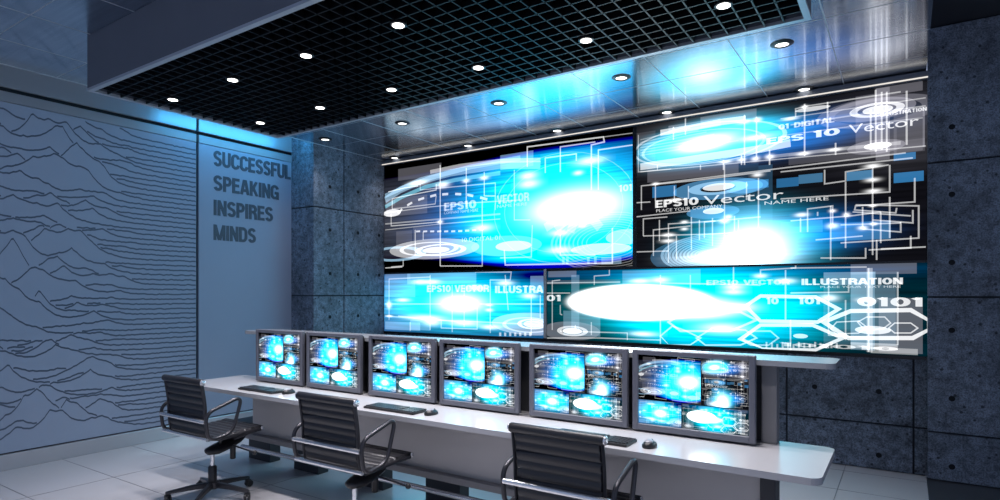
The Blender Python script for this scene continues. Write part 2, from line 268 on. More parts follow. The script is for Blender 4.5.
S_LINE = [([(0.02,1.79),(0.296,1.901),(0.649,1.985),(1.149,2.036),(1.908,2.048),(2.458,1.984)],0.09,'b',0.55), ([(0.02,1.695),(0.332,1.804),(0.735,1.899),(1.228,1.939),(1.908,1.952)],0.05,'c',0.6), ([(0.02,1.845),(0.386,1.932),(0.82,2.007),(1.463,2.075),(2.189,2.097)],0.06,'b',0.5), ([(0.82,2.084),(1.307,2.106),(1.908,2.096),(2.458,2.041)],0.05,'w',0.45), ([(0.02,1.613),(0.82,1.632),(1.463,1.631),(2.189,1.606)],0.012,'w',0.5), ([(0.02,1.462),(0.986,1.465),(1.908,1.462)],0.02,'w',0.35), ([(0.02,1.38),(0.986,1.401),(1.908,1.403)],0.012,'w',0.4), ([(0.076,1.894),(0.368,1.921),(0.615,1.923)],0.012,'w',0.8), ([(0.986,2.156),(0.986,0.864)],0.016,'w',0.75), ([(0.986,0.864),(1.644,0.848),(1.644,1.652)],0.014,'w',0.6), ([(0.131,0.872),(0.35,0.88),(0.35,0.96)],0.014,'w',0.6), ([(0.02,0.861),(0.332,0.867)],0.014,'w',0.6), ([(0.15,1.657),(0.15,1.793),(0.205,1.801),(0.92,1.842),(0.92,1.919)],0.014,'w',0.7), ([(0.15,1.657),(0.903,1.664),(0.92,1.765)],0.014,'w',0.5), ([(0.649,1.999),(0.649,1.868),(1.836,1.84),(1.836,1.516)],0.012,'w',0.5), ([(1.401,2.07),(1.401,1.586)],0.014,'w',0.7), ([(1.674,1.99),(1.674,1.698),(1.836,1.684)],0.012,'w',0.7), ([(2.106,1.966),(2.106,1.378),(2.325,1.363)],0.012,'w',0.5), ([(2.284,1.981),(2.284,2.213),(3.236,2.193),(3.248,2.138),(3.096,2.126),(3.096,1.637)],0.016,'w',0.75), ([(2.716,1.875),(2.716,2.155),(3.143,2.152)],0.014,'w',0.7), ([(2.523,1.885),(2.523,2.056),(2.716,2.054)],0.014,'w',0.6), ([(2.716,2.054),(2.915,2.052),(2.915,1.974)],0.014,'w',0.7), ([(3.178,1.63),(3.178,2.061),(3.574,2.062)],0.014,'w',0.7), ([(3.236,2.193),(3.574,2.187)],0.01,'w',0.4), ([(1.965,1.03),(1.979,0.851),(3.34,0.837),(3.34,1.21)],0.016,'w',0.75), ([(2.716,1.225),(2.716,0.944),(3.143,0.93)],0.014,'w',0.7), ([(1.908,0.937),(2.338,0.934),(2.352,1.303)],0.012,'w',0.5), ([(0.563,1.02),(0.563,1.349)],0.014,'w',0.7), ([(0.701,1.21),(0.701,1.315)],0.014,'w',0.6), ([(0.131,1.591),(0.131,1.428),(0.986,1.427)],0.014,'w',0.6), ([(2.754,0.921),(2.754,0.842)],0.03,'b',0.5), ([(2.804,0.919),(2.804,0.841)],0.03,'b',0.5), ([(3.06,0.911),(3.06,0.834)],0.03,'b',0.5), ([(3.143,0.908),(3.143,0.832)],0.03,'b',0.5), ([(0.26,1.595),(0.332,1.643)],0.03,'w',0.85), ([(0.422,1.683),(0.51,1.715)],0.03,'w',0.85), ([(0.615,1.74),(0.718,1.757)],0.03,'w',0.85), ([(0.82,1.767),(0.92,1.778)],0.03,'w',0.85), ([(1.019,1.775),(1.116,1.773)],0.03,'w',0.85), ([(1.228,1.763),(1.323,1.751)],0.03,'w',0.85), ([(1.416,1.736),(1.508,1.713)],0.03,'w',0.85), ([(1.614,1.685),(1.718,1.652)],0.03,'w',0.85), ([(0.58,1.328),(0.649,1.327)],0.022,'w',0.85), ([(0.701,1.321),(0.769,1.32)],0.022,'w',0.85), ([(0.82,1.315),(0.887,1.313)],0.022,'w',0.85), ([(0.937,1.308),(1.003,1.307)],0.022,'w',0.85), ([(1.052,1.302),(1.116,1.3)],0.022,'w',0.85), ([(1.165,1.296),(1.228,1.295)],0.022,'w',0.85), ([(1.276,1.293),(1.339,1.292)],0.022,'w',0.85), ([(1.385,1.292),(1.447,1.291)],0.022,'w',0.85), ([(1.493,1.292),(1.554,1.291)],0.022,'w',0.85), ([(1.599,1.295),(1.659,1.294)],0.022,'w',0.85), ([(2.964,1.485),(2.665,1.228)],0.1,'w',0.35), ([(2.964,1.485),(2.841,1.195)],0.1,'w',0.35), ([(2.964,1.485),(2.523,1.259)],0.1,'w',0.35), ([(2.964,1.485),(3.201,1.218)],0.1,'w',0.35), ([(3.65,2.103),(4.165,2.15)],0.012,'w',0.25), ([(3.65,2.076),(4.244,2.118)],0.012,'w',0.25), ([(3.65,2.049),(4.321,2.086)],0.012,'w',0.25), ([(3.65,2.022),(4.396,2.054)],0.012,'w',0.25), ([(3.65,1.996),(4.471,2.023)],0.012,'w',0.25), ([(3.65,1.969),(4.545,1.993)],0.012,'w',0.25), ([(3.65,1.942),(4.618,1.962)],0.012,'w',0.25), ([(3.65,1.824),(4.263,1.841),(4.813,1.857),(5.067,1.878)],0.07,'w',0.7), ([(3.862,2.145),(4.165,2.15),(4.471,2.162),(4.681,2.157)],0.06,'w',0.75), ([(5.109,2.107),(5.109,2.18),(5.214,2.189),(5.901,2.188)],0.012,'w',0.5), ([(4.984,2.109),(6.071,2.108)],0.01,'w',0.4), ([(5.942,2.189),(5.942,1.742)],0.014,'w',0.6), ([(6.058,2.012),(6.058,1.71)],0.014,'g',0.6), ([(5.182,2.212),(5.182,1.746)],0.013,'w',0.65), ([(5.364,2.198),(5.364,1.925)],0.013,'w',0.65), ([(5.426,1.829),(5.426,1.724)],0.013,'w',0.65), ([(5.724,2.237),(5.724,1.712)],0.013,'w',0.65), ([(5.803,2.206),(5.803,1.702)],0.013,'w',0.65), ([(5.688,2.074),(5.688,1.734)],0.013,'w',0.65), ([(5.767,2.212),(5.767,1.723)],0.013,'w',0.65), ([(4.672,2.196),(4.672,1.725)],0.013,'w',0.65), ([(4.778,2.16),(4.778,1.759)],0.013,'w',0.65), ([(4.116,2.336),(4.116,2.088)],0.013,'w',0.65), ([(3.996,2.186),(3.996,2.055)],0.013,'w',0.65), ([(4.481,1.795),(4.481,1.699)],0.013,'w',0.65), ([(4.645,1.823),(4.645,1.728)],0.013,'w',0.65), ([(4.891,1.838),(4.891,1.699)],0.013,'w',0.65), ([(3.65,1.772),(4.813,1.746),(6.071,1.716)],0.01,'w',0.5), ([(3.629,2.158),(3.629,1.774),(3.975,1.766)],0.01,'w',0.4), ([(3.831,1.823),(3.831,1.772)],0.012,'w',0.5), ([(4.263,1.773),(4.263,1.724)],0.012,'w',0.5), ([(4.891,1.773),(5.388,1.773),(5.901,1.764)],0.03,'w',0.3), ([(5.067,2.041),(5.54,2.047),(6.071,2.042)],0.012,'w',0.4), ([(4.984,1.954),(5.688,1.955),(6.051,1.948)],0.01,'w',0.35), ([(3.81,1.458),(3.81,1.632),(4.813,1.653),(5.936,1.677)],0.012,'w',0.55), ([(3.661,1.377),(3.661,1.626),(4.263,1.626),(4.899,1.643)],0.012,'w',0.55), ([(3.682,1.107),(3.682,1.283),(3.934,1.286)],0.012,'w',0.55), ([(3.682,1.107),(4.406,1.089),(4.813,1.094)],0.012,'w',0.55), ([(3.789,0.897),(3.789,1.163),(4.165,1.181)],0.012,'w',0.55), ([(3.852,1.047),(3.852,1.261)],0.012,'w',0.55), ([(3.945,0.821),(3.945,1.214),(4.406,1.214)],0.012,'w',0.55), ([(3.585,1.31),(4.165,1.329)],0.012,'w',0.55), ([(3.585,0.945),(3.945,0.942)],0.012,'w',0.55), ([(4.026,0.849),(4.026,1.089)],0.012,'w',0.55), ([(4.175,0.943),(4.175,1.269)],0.012,'w',0.55), ([(4.253,1.038),(4.253,1.234)],0.012,'w',0.55), ([(4.301,1.055),(4.301,1.211),(4.813,1.225)],0.012,'w',0.55), ([(4.378,0.974),(4.378,1.245)],0.012,'w',0.55), ([(4.49,0.93),(4.49,1.746)],0.012,'w',0.55), ([(4.582,1.098),(4.582,1.25)],0.012,'w',0.55), ([(4.618,0.973),(4.618,1.21)],0.012,'w',0.55), ([(4.795,1.589),(4.795,1.012)],0.012,'w',0.55), ([(4.69,1.393),(4.69,1.563)],0.012,'w',0.55), ([(4.006,1.592),(4.006,1.451)],0.012,'w',0.55), ([(4.146,1.578),(4.146,1.449)],0.012,'w',0.55), ([(3.585,1.456),(3.757,1.452)],0.012,'w',0.55), ([(5.341,1.603),(5.341,1.479),(5.502,1.489),(5.502,1.567),(5.817,1.591)],0.012,'w',0.55), ([(5.502,1.48),(5.502,0.908)],0.012,'w',0.55), ([(5.702,1.604),(5.702,0.84)],0.012,'w',0.55), ([(5.824,1.59),(5.824,1.364),(4.984,1.377)],0.012,'w',0.55), ([(5.997,1.463),(5.997,1.266),(5.577,1.266),(5.57,1.232),(5.866,1.185),(5.873,1.226)],0.012,'w',0.55), ([(4.984,1.624),(5.984,1.629)],0.012,'w',0.55), ([(5.577,1.275),(6.024,1.231),(6.024,0.968),(5.464,0.953)],0.012,'w',0.55), ([(5.824,1.322),(5.824,0.978)],0.012,'w',0.55), ([(5.984,1.201),(5.984,1.094),(5.702,1.137)],0.012,'w',0.55), ([(5.901,1.108),(5.901,1.024),(5.629,1.065)],0.012,'w',0.55), ([(5.97,0.988),(5.97,0.889),(5.673,0.884)],0.012,'w',0.55), ([(5.206,1.063),(5.206,1.269),(5.403,1.28),(5.403,1.114)],0.012,'w',0.55), ([(5.149,1.066),(5.149,1.192)],0.012,'w',0.55), ([(5.286,1.236),(5.286,1.201)],0.012,'w',0.55), ([(5.629,1.254),(5.629,1.074)],0.012,'w',0.55), ([(5.388,1.281),(5.388,0.807)],0.012,'w',0.55), ([(5.731,0.966),(5.731,0.797)],0.012,'w',0.55), ([(5.76,1.201),(5.76,0.939)],0.012,'w',0.55), ([(5.651,0.902),(5.651,0.816),(5.309,0.827)],0.012,'w',0.55), ([(5.464,1.11),(5.901,1.099)],0.012,'w',0.55), ([(5.27,0.989),(5.629,1.005)],0.012,'w',0.55), ([(6.071,0.893),(5.76,0.889)],0.012,'w',0.55), ([(5.067,1.171),(5.54,1.183),(5.76,1.201)],0.012,'w',0.55), ([(5.555,1.216),(5.97,1.153)],0.012,'w',0.55), ([(0.094,0.152),(0.094,0.709),(0.82,0.726)],0.014,'w',0.5), ([(0.82,0.752),(0.82,0.04)],0.014,'w',0.5), ([(1.181,0.62),(1.181,0.027)],0.014,'w',0.5), ([(1.37,0.581),(1.37,0.096)],0.014,'w',0.5), ([(1.763,0.035),(1.763,0.676),(2.05,0.672),(2.064,0.766),(1.539,0.777)],0.014,'w',0.5), ([(2.338,0.472),(2.338,0.033)],0.014,'w',0.5), ([(2.458,0.496),(2.458,0.232)],0.014,'w',0.5), ([(0.02,0.369),(2.51,0.393)],0.014,'w',0.5), ([(0.02,0.205),(0.986,0.174),(2.51,0.154)],0.014,'w',0.5), ([(1.003,0.174),(1.003,0.072),(1.569,0.077),(1.569,0.433)],0.014,'w',0.5), ([(0.26,0.21),(1.307,0.156)],0.014,'w',0.5), ([(1.979,0.732),(2.022,0.317)],0.014,'w',0.5), ([(0.475,0.135),(0.475,0.015)],0.014,'w',0.5), ([(1.908,0.047),(1.908,0.005)],0.03,'w',0.6), ([(1.979,0.049),(1.979,0.008)],0.03,'w',0.6), ([(2.05,0.052),(2.05,0.01)],0.03,'w',0.6), ([(2.12,0.054),(2.12,0.013)],0.03,'w',0.6), ([(2.189,0.057),(2.189,0.016)],0.03,'w',0.6), ([(2.257,0.059),(2.257,0.018)],0.03,'w',0.6), ([(2.325,0.062),(2.325,0.021)],0.03,'w',0.6), ([(2.614,0.1),(2.614,0.654),(2.716,0.664)],0.012,'w',0.5), ([(3.131,0.605),(3.131,0.702),(3.306,0.71),(3.306,0.774),(2.536,0.78)],0.012,'w',0.5), ([(2.741,0.272),(2.716,0.283),(2.716,0.384)],0.012,'w',0.5), ([(2.536,0.518),(2.841,0.518)],0.012,'w',0.5), ([(2.536,0.632),(3.43,0.634)],0.012,'w',0.5), ([(3.096,0.062),(3.096,0.203)],0.012,'w',0.5), ([(2.536,0.007),(3.201,0.034),(3.862,0.04)],0.012,'w',0.5), ([(3.508,0.025),(3.508,0.099),(2.716,0.092)],0.012,'w',0.5), ([(2.903,0.165),(2.903,0.121)],0.012,'w',0.5), ([(3.862,0.701),(3.862,-0.011)],0.012,'w',0.5), ([(4.813,0.685),(4.813,0.732),(5.109,0.744),(5.109,0.798)],0.012,'w',0.5), ([(3.862,0.62),(4.813,0.592)],0.012,'w',0.5), ([(4.165,0.696),(4.165,0.548)],0.012,'w',0.5), ([(5.026,0.727),(5.026,0.272)],0.012,'w',0.5), ([(4.573,0.813),(4.573,0.546)],0.012,'w',0.5), ([(5.372,0.65),(5.372,0.148),(5.673,0.134)],0.012,'w',0.5), ([(5.673,0.73),(5.673,0.015)],0.012,'w',0.5), ([(5.88,0.692),(5.88,0.084)],0.012,'w',0.5), ([(5.067,0.273),(5.067,-0.017)],0.012,'w',0.5), ([(5.502,0.457),(5.502,0.11)],0.012,'w',0.5), ([(5.525,0.587),(5.525,0.526),(5.067,0.518)],0.012,'w',0.5), ([(5.067,0.744),(5.659,0.739)],0.012,'w',0.5), ([(4.681,0.395),(4.813,0.49),(5.27,0.482),(5.449,0.378),(5.286,0.26),(4.813,0.257),(4.681,0.395)],0.03,'w',1.0), ([(4.636,0.083),(4.813,0.22),(5.246,0.233),(5.48,0.126),(5.27,0.011),(4.83,-0.002),(4.636,0.083)],0.03,'w',1.0), ([(5.333,0.262),(5.54,0.362),(5.97,0.377),(6.098,0.298),(6.098,0.217),(5.984,0.147),(5.525,0.128),(5.333,0.262)],0.035,'w',1.0), ([(3.945,0.225),(4.066,0.139),(4.545,0.155),(4.778,0.266),(4.636,0.338),(4.106,0.329),(3.945,0.225)],0.02,'w',0.7), ([(3.862,0.081),(3.985,0.186),(4.126,0.141),(4.263,0.077),(4.165,0.004),(3.945,-0.007),(3.862,0.081)],0.014,'w',0.6), ([(4.224,0.075),(4.378,0.178),(4.681,0.169),(4.778,0.098),(4.636,0.026),(4.311,0.01),(4.224,0.075)],0.014,'w',0.6), ([(4.654,0.074),(4.743,0.162),(4.899,0.167),(4.967,0.106),(4.882,0.037),(4.725,0.03),(4.654,0.074)],0.012,'w',0.5), ([(5.388,0.202),(5.434,0.264),(5.6,0.277),(5.659,0.228),(5.6,0.174),(5.434,0.159),(5.388,0.202)],0.01,'w',0.7), ([(5.592,0.268),(5.659,0.313),(5.789,0.316),(5.831,0.266),(5.774,0.214),(5.644,0.201),(5.592,0.268)],0.01,'w',0.7), ([(5.817,0.224),(5.859,0.267),(5.97,0.27),(6.018,0.23),(5.97,0.188),(5.859,0.184),(5.817,0.224)],0.01,'w',0.8), ([(4.865,0.064),(4.865,0.009)],0.016,'w',0.5), ([(4.911,0.057),(4.911,0.011)],0.016,'w',0.5), ([(4.957,0.05),(4.957,0.013)],0.016,'w',0.5), ([(5.002,0.07),(5.002,0.016)],0.016,'w',0.5), ([(5.047,0.063),(5.047,0.018)],0.016,'w',0.5), ([(5.092,0.056),(5.092,0.02)],0.016,'w',0.5), ([(5.136,0.076),(5.136,0.022)],0.016,'w',0.5), ([(5.18,0.069),(5.18,0.025)],0.016,'w',0.5), ([(5.224,0.062),(5.224,0.027)],0.016,'w',0.5), ([(5.267,0.082),(5.267,0.029)],0.016,'w',0.5), ([(5.309,0.075),(5.309,0.031)],0.016,'w',0.5), ([(5.352,0.068),(5.352,0.033)],0.016,'w',0.5), ([(5.394,0.088),(5.394,0.035)],0.016,'w',0.5), ([(5.435,0.081),(5.435,0.037)],0.016,'w',0.5), ([(4.292,0.088),(4.378,0.12),(4.415,0.054),(4.49,0.105),(4.545,0.079)],0.012,'k',0.9)]
S_ELL = [(0.853,1.087,0.75,0.13,0,'w',0.5), (0.986,1.069,0.42,0.075,0.8,'w',0.9), (0.786,1.09,0.5,0.09,0.85,'w',0.7), (0.92,1.071,0.22,0.04,0,'w',0.8), (0.205,1.046,0.55,0.1,0.7,'b',0.7), (0.15,1.603,0.16,0.05,0,'w',1.0), (1.979,1.077,0.5,0.12,0.0,'b',0.35), (2.092,1.072,0.25,0.06,0,'w',0.9), (3.294,1.063,0.26,0.12,0.96,'w',0.2), (3.294,1.063,0.315,0.145,0.96,'w',0.2), (3.294,1.063,0.37,0.16999999999999998,0.96,'w',0.2), (3.294,1.063,0.42500000000000004,0.195,0.96,'w',0.2), (3.294,1.063,0.48,0.22,0.96,'w',0.2), (3.294,1.063,0.535,0.245,0.96,'w',0.2), (3.294,1.063,0.5900000000000001,0.27,0.96,'w',0.2), (3.294,1.063,0.645,0.29500000000000004,0.96,'w',0.2), (3.294,1.063,0.7,0.32,0.96,'w',0.2), (3.486,1.107,0.22,0.08,0,'w',0.5), (3.201,0.992,0.35,0.06,0,'w',0.8), (2.716,1.471,0.9,0.62,0.988,'w',0.22), (2.716,1.471,0.75,0.5,0.988,'w',0.22), (4.321,1.98,0.7,0.17,0,'c',0.3), (4.301,1.973,0.74,0.2,0.95,'w',0.45), (4.263,1.949,0.6,0.16,0.95,'w',0.35), (5.688,2.074,0.32,0.095,0.45,'g',0.6), (5.731,2.067,0.2,0.06,0.7,'w',0.8), (5.738,2.065,0.11,0.035,0,'w',1.0), (5.731,2.05,0.45,0.13,0.7,'g',0.35), (5.724,1.754,0.21,0.06,0,'g',0.55), (5.738,1.761,0.1,0.03,0,'w',0.9), (5.246,2.157,0.14,0.02,0,'w',0.8), (4.415,1.523,0.42,0.1,0.35,'B',0.7), (4.425,1.532,0.28,0.065,0.6,'b',0.6), (4.434,1.54,0.15,0.035,0,'w',1.0), (4.681,1.526,0.2,0.07,0.0,'B',0.7), (4.378,1.303,0.25,0.065,0.3,'B',0.7), (4.387,1.312,0.1,0.03,0,'w',0.95), (4.406,0.895,0.2,0.055,0.94,'b',0.55), (4.406,0.895,0.23800000000000002,0.07100000000000001,0.94,'b',0.55), (4.406,0.895,0.276,0.087,0.94,'b',0.55), (4.406,0.895,0.314,0.10300000000000001,0.94,'b',0.55), (4.406,0.895,0.352,0.119,0.94,'b',0.55), (4.406,0.895,0.39,0.135,0.94,'b',0.55), (4.406,0.895,0.428,0.151,0.94,'b',0.55), (4.406,0.895,0.466,0.167,0.94,'b',0.55), (4.406,0.895,0.504,0.183,0.94,'b',0.55), (4.406,0.895,0.542,0.199,0.94,'b',0.55), (4.415,0.895,0.18,0.052,0.78,'w',0.3), (4.415,0.895,0.14,0.04,0,'w',1.3), (4.378,0.877,0.62,0.2,0.3,'B',0.3), (2.338,0.16,0.55,0.13,0.2,'w',0.4), (2.352,0.161,0.2,0.06,0.75,'w',0.9), (2.365,0.161,0.13,0.04,0,'w',1.1), (2.298,0.148,0.36,0.09,0.85,'w',0.5), (2.841,0.097,0.36,0.105,0,'g',0.45), (2.866,0.097,0.19,0.058,0.7,'w',0.7), (2.866,0.097,0.12,0.036,0,'w',1.0), (5.702,0.203,0.13,0.035,0,'w',0.9), (5.149,0.131,0.06,0.02,0,'w',0.8)]
S_TEXT = [('EPS10',1.052,1.562,0.502,0.1,'w',0.55), ('VECTOR',1.865,1.585,0.446,0.1,'w',0.5), ('COMPANY NAME HERE',1.052,1.518,0.532,0.035,'w',0.6), ('NAME HERE',1.865,1.537,0.419,0.035,'w',0.6), ('10 DIGITAL 01',1.339,1.155,0.569,0.05,'w',0.65), ('101',3.419,1.586,0.144,0.07,'w',0.7), ('01 DIGITAL',4.967,2.011,0.451,0.045,'w',0.7), ('EPS',4.865,1.892,0.309,0.055,'w',1), ('10',5.254,1.897,0.203,0.06,'w',1), ('Vector',5.525,1.893,0.499,0.075,'w',0.95), ('ILLUSTRATION',5.76,2.003,0.318,0.03,'w',0.8), ('EPS10',3.81,1.386,0.434,0.075,'w',1), ('Vector',4.292,1.378,0.717,0.085,'w',0.95), ('PLACE YOUR COMPANY',3.82,1.34,0.651,0.03,'w',0.85), ('NAME HERE',4.848,1.334,0.524,0.03,'w',0.9), ('EPS10 VECTOR',0.769,0.532,0.979,0.085,'w',0.75), ('ILLUSTRA',1.836,0.519,0.661,0.085,'w',0.8), ('01',2.536,0.427,0.193,0.07,'w',0.9), ('EPS10 VECTOR',4.321,0.596,0.738,0.045,'w',0.6), ('ILLUSTRATION',5.158,0.59,0.757,0.055,'w',0.95), ('PLACE YOUR TEXT HERE',5.309,0.562,0.592,0.018,'w',0.7), ('10',4.865,0.416,0.102,0.06,'w',0.8), ('101',5.133,0.419,0.176,0.06,'w',0.85), ('0101',5.592,0.406,0.466,0.075,'w',0.9), ('101010',4.984,0.033,0.896,0.035,'w',0.6)]
S_FLARE = [(0.615,1.963,0.297,0.063,3.0), (1.035,1.895,0.187,0.072,3.0), (0.986,1.427,0.085,0.045,3.0), (1.401,1.909,0.102,0.045,3.0), (1.674,1.917,0.119,0.045,3.0), (2.298,1.875,0.212,0.081,3.0), (2.311,1.781,0.255,0.09,3.0), (1.644,1.311,0.272,0.081,3.0), (3.084,1.954,0.297,0.081,3.0), (2.939,1.839,0.102,0.045,3.0), (3.036,1.294,0.102,0.045,3.0), (2.988,1.253,0.085,0.036,3.0), (2.716,1.191,0.238,0.063,3.0), (2.716,1.0,0.297,0.072,3.0), (4.499,1.774,0.119,0.027,3.0), (4.645,1.775,0.076,0.036,3.0), (4.769,1.77,0.076,0.045,3.0), (4.891,1.773,0.076,0.045,3.0), (4.672,2.13,0.119,0.036,3.0), (4.787,2.131,0.068,0.045,3.0), (5.174,1.765,0.102,0.032,3.0), (5.418,1.769,0.102,0.027,3.0), (5.067,2.096,0.119,0.027,3.0), (5.182,2.185,0.051,0.027,3.0), (4.769,1.966,0.255,0.054,3.0), (3.81,1.632,0.068,0.027,3.0), (3.945,1.103,0.119,0.036,3.0), (3.945,1.043,0.136,0.036,3.0), (4.106,1.154,0.068,0.027,3.0), (4.106,1.224,0.068,0.027,3.0), (4.787,1.618,0.085,0.036,3.0), (4.49,1.209,0.085,0.045,3.0), (4.527,1.245,0.068,0.036,3.0), (4.016,1.451,0.119,0.027,3.0), (5.702,1.596,0.111,0.032,3.0), (5.702,1.477,0.102,0.032,3.0), (5.71,1.383,0.111,0.032,3.0), (5.702,1.256,0.051,0.018,3.0), (5.51,1.194,0.051,0.036,3.0), (5.403,1.105,0.085,0.045,3.0), (5.629,1.074,0.068,0.036,3.0), (5.158,1.219,0.102,0.036,3.0), (5.403,1.236,0.051,0.027,3.0), (5.71,1.103,0.051,0.027,3.0), (0.35,0.425,0.212,0.045,3.0), (0.649,0.663,0.212,0.054,3.0), (0.853,0.661,0.255,0.054,3.0), (1.539,0.58,0.255,0.063,3.0), (1.979,0.637,0.212,0.054,3.0), (2.338,0.484,0.212,0.054,3.0), (0.735,0.194,0.595,0.072,3.0), (0.853,0.145,0.255,0.09,3.0), (1.37,0.146,0.425,0.072,3.0), (1.763,0.108,0.255,0.054,3.0), (1.748,0.374,0.102,0.027,3.0), (1.748,0.313,0.102,0.036,3.0), (0.094,0.356,0.085,0.09,3.0), (0.076,0.206,0.128,0.027,3.0), (3.65,0.642,0.212,0.045,3.0), (3.862,0.65,0.17,0.054,3.0), (4.573,0.575,0.17,0.054,3.0), (4.573,0.527,0.17,0.045,3.0), (5.026,0.627,0.153,0.045,3.0), (3.682,0.095,0.255,0.045,3.0), (5.372,0.474,0.136,0.054,3.0), (4.813,0.676,0.102,0.036,3.0), (4.636,0.385,0.255,0.072,3.0), (4.471,0.181,0.383,0.09,3.0), (5.651,0.458,0.119,0.036,3.0)]
# ------------------------------------------------------------------ what the screens show
SW, SH = 6.095, 2.25          # size of the picture on the video wall, metres
SG = 1.35                      # brightness of the displays

def glow_mat(name, base, glows, hbands=None):
    """screen picture: base colour plus soft blobs; each blob = (x, z, rx, rz, colour, gain, power, slant)"""
    m, nt, out = new_mat(name); N = nt.nodes; Lk = nt.links
    uv = N.new('ShaderNodeUVMap'); uv.uv_map = 'picture'
    def vm(op, a, b=None):
        n = N.new('ShaderNodeVectorMath'); n.operation = op
        for i, s in enumerate((a, b)):
            if s is None: continue
            if isinstance(s, tuple): n.inputs[i].default_value = s
            else: Lk.new(s, n.inputs[i])
        return n
    def mt(op, a, b=None):
        n = N.new('ShaderNodeMath'); n.operation = op
        for i, s in enumerate((a, b)):
            if s is None: continue
            if isinstance(s, (int, float)): n.inputs[i].default_value = s
            else: Lk.new(s, n.inputs[i])
        return n.outputs[0]
    acc = None
    # faint horizontal streaks, the way the picture itself has them
    mp = N.new('ShaderNodeMapping'); mp.inputs['Scale'].default_value = (.55, 16, 1)
    Lk.new(uv.outputs[0], mp.inputs['Vector'])
    nz = N.new('ShaderNodeTexNoise'); nz.inputs['Scale'].default_value = 1.6; nz.inputs['Detail'].default_value = 4
    Lk.new(mp.outputs[0], nz.inputs['Vector'])
    mr = N.new('ShaderNodeMapRange'); mr.inputs[1].default_value = .3; mr.inputs[2].default_value = .7
    mr.inputs[3].default_value = .55; mr.inputs[4].default_value = 1.35
    Lk.new(nz.outputs['Fac'], mr.inputs[0]); streak = mr.outputs[0]
    bs = vm('SCALE', base[:3]); Lk.new(streak, bs.inputs['Scale']); acc = bs.outputs[0]
    for (x, z, rx, rz, col, gain, power, slant) in glows:
        d = vm('SUBTRACT', uv.outputs[0], (x, z, 0))
        sp = N.new('ShaderNodeSeparateXYZ'); Lk.new(d.outputs[0], sp.inputs[0])
        zz = mt('SUBTRACT', sp.outputs[1], mt('MULTIPLY', sp.outputs[0], slant))
        a = mt('POWER', mt('ABSOLUTE', mt('DIVIDE', sp.outputs[0], rx)), 2.0)
        b = mt('POWER', mt('ABSOLUTE', mt('DIVIDE', zz, rz)), 2.0)
        r2 = mt('POWER', mt('ADD', a, b), power)
        e = mt('EXPONENT', mt('MULTIPLY', r2, -1.0))
        if gain < 2: e = mt('MULTIPLY', e, streak)
        s = vm('SCALE', tuple(c * gain for c in col)); Lk.new(e, s.inputs['Scale'])
        acc = vm('ADD', acc, s.outputs[0]).outputs[0]
    acc = vm('MAXIMUM', acc, (0, 0, 0)).outputs[0]
    em = N.new('ShaderNodeEmission'); em.inputs[1].default_value = SG
    Lk.new(acc, em.inputs[0]); Lk.new(em.outputs[0], out.inputs[0])
    return m

def overlay_mat(gain):
    m, nt, out = new_mat('screen_graphics'); N = nt.nodes; Lk = nt.links
    at = N.new('ShaderNodeVertexColor'); at.layer_name = 'ink'
    uv = N.new('ShaderNodeUVMap'); uv.uv_map = 'soft'
    d = N.new('ShaderNodeVectorMath'); d.operation = 'DOT_PRODUCT'
    Lk.new(uv.outputs[0], d.inputs[0]); Lk.new(uv.outputs[0], d.inputs[1])
    k = N.new('ShaderNodeMath'); k.operation = 'MULTIPLY'; k.inputs[1].default_value = -4.5
    Lk.new(d.outputs['Value'], k.inputs[0])
    e = N.new('ShaderNodeMath'); e.operation = 'EXPONENT'; Lk.new(k.outputs[0], e.inputs[0])
    st = N.new('ShaderNodeMath'); st.operation = 'MULTIPLY'; st.inputs[1].default_value = SG * gain
    Lk.new(e.outputs[0], st.inputs[0])
    em = N.new('ShaderNodeEmission'); Lk.new(at.outputs[0], em.inputs[0]); Lk.new(st.outputs[0], em.inputs[1])
    tr = N.new('ShaderNodeBsdfTransparent')
    ad = N.new('ShaderNodeAddShader'); Lk.new(em.outputs[0], ad.inputs[0]); Lk.new(tr.outputs[0], ad.inputs[1])
    Lk.new(ad.outputs[0], out.inputs[0])
    try: m.cycles.emission_sampling = 'NONE'
    except Exception: pass
    return m

CY = (.0, 1.0, 1.55); BL = (.0, .22, .85); DB = (.0, .06, .30); WH = (1, 1, 1); TE = (.0, .35, .45)
M['screenA'] = glow_mat('picture_large_left', (.004, .006, .012), [
    (2.60, 1.32, 1.18, .72, CY, 1.1, 2.0, 0), (2.6, 1.45, 1.65, .9, BL, .6, 1.7, 0), (1.75, 1.2, .95, .5, DB, .5, 1.5, 0),
    (2.90, 1.46, .47, .165, WH, 2.1, 1.15, .02), (2.6, 1.30, .62, .50, (.0, .42, .28), .9, 1.2, 0),
    (.35, 1.5, .8, .55, (.20, .20, .24), .15, 1.5, 0), (2.6, .80, 2.6, .10, (-.6, -1.3, -1.5), 1, 1, 0), (1.2, 2.28, 3.0, .13, (-.6, -.9, -1.0), 1, 1.5, 0), (3.0, 2.25, .8, .10, (-.1, -.35, -.3), 1, 1.2, 0)])
M['screenB'] = glow_mat('picture_large_right', (.004, .004, .006), [
    (4.35, 1.99, .60, .17, CY, 1.3, 1.7, .06), (4.30, 1.98, .22, .06, WH, 2.1, 1.1, .06), (4.9, 1.93, .7, .14, BL, .8, 1.3, .06),
    (4.30, 1.99, .75, .26, (.8, .8, .9), .07, 1.4, .03), (5.85, 1.88, .6, .3, (.25, .25, .30), .12, 1.5, 0),
    (4.72, .98, .48, .27, CY, .9, 1.3, 0), (4.74, .93, .27, .19, WH, 2.1, 1.1, 0), (4.50, .86, .40, .07, WH, 1.2, 1.3, 0), (5.22, 1.07, .45, .15, BL, .6, 1.3, 0)])
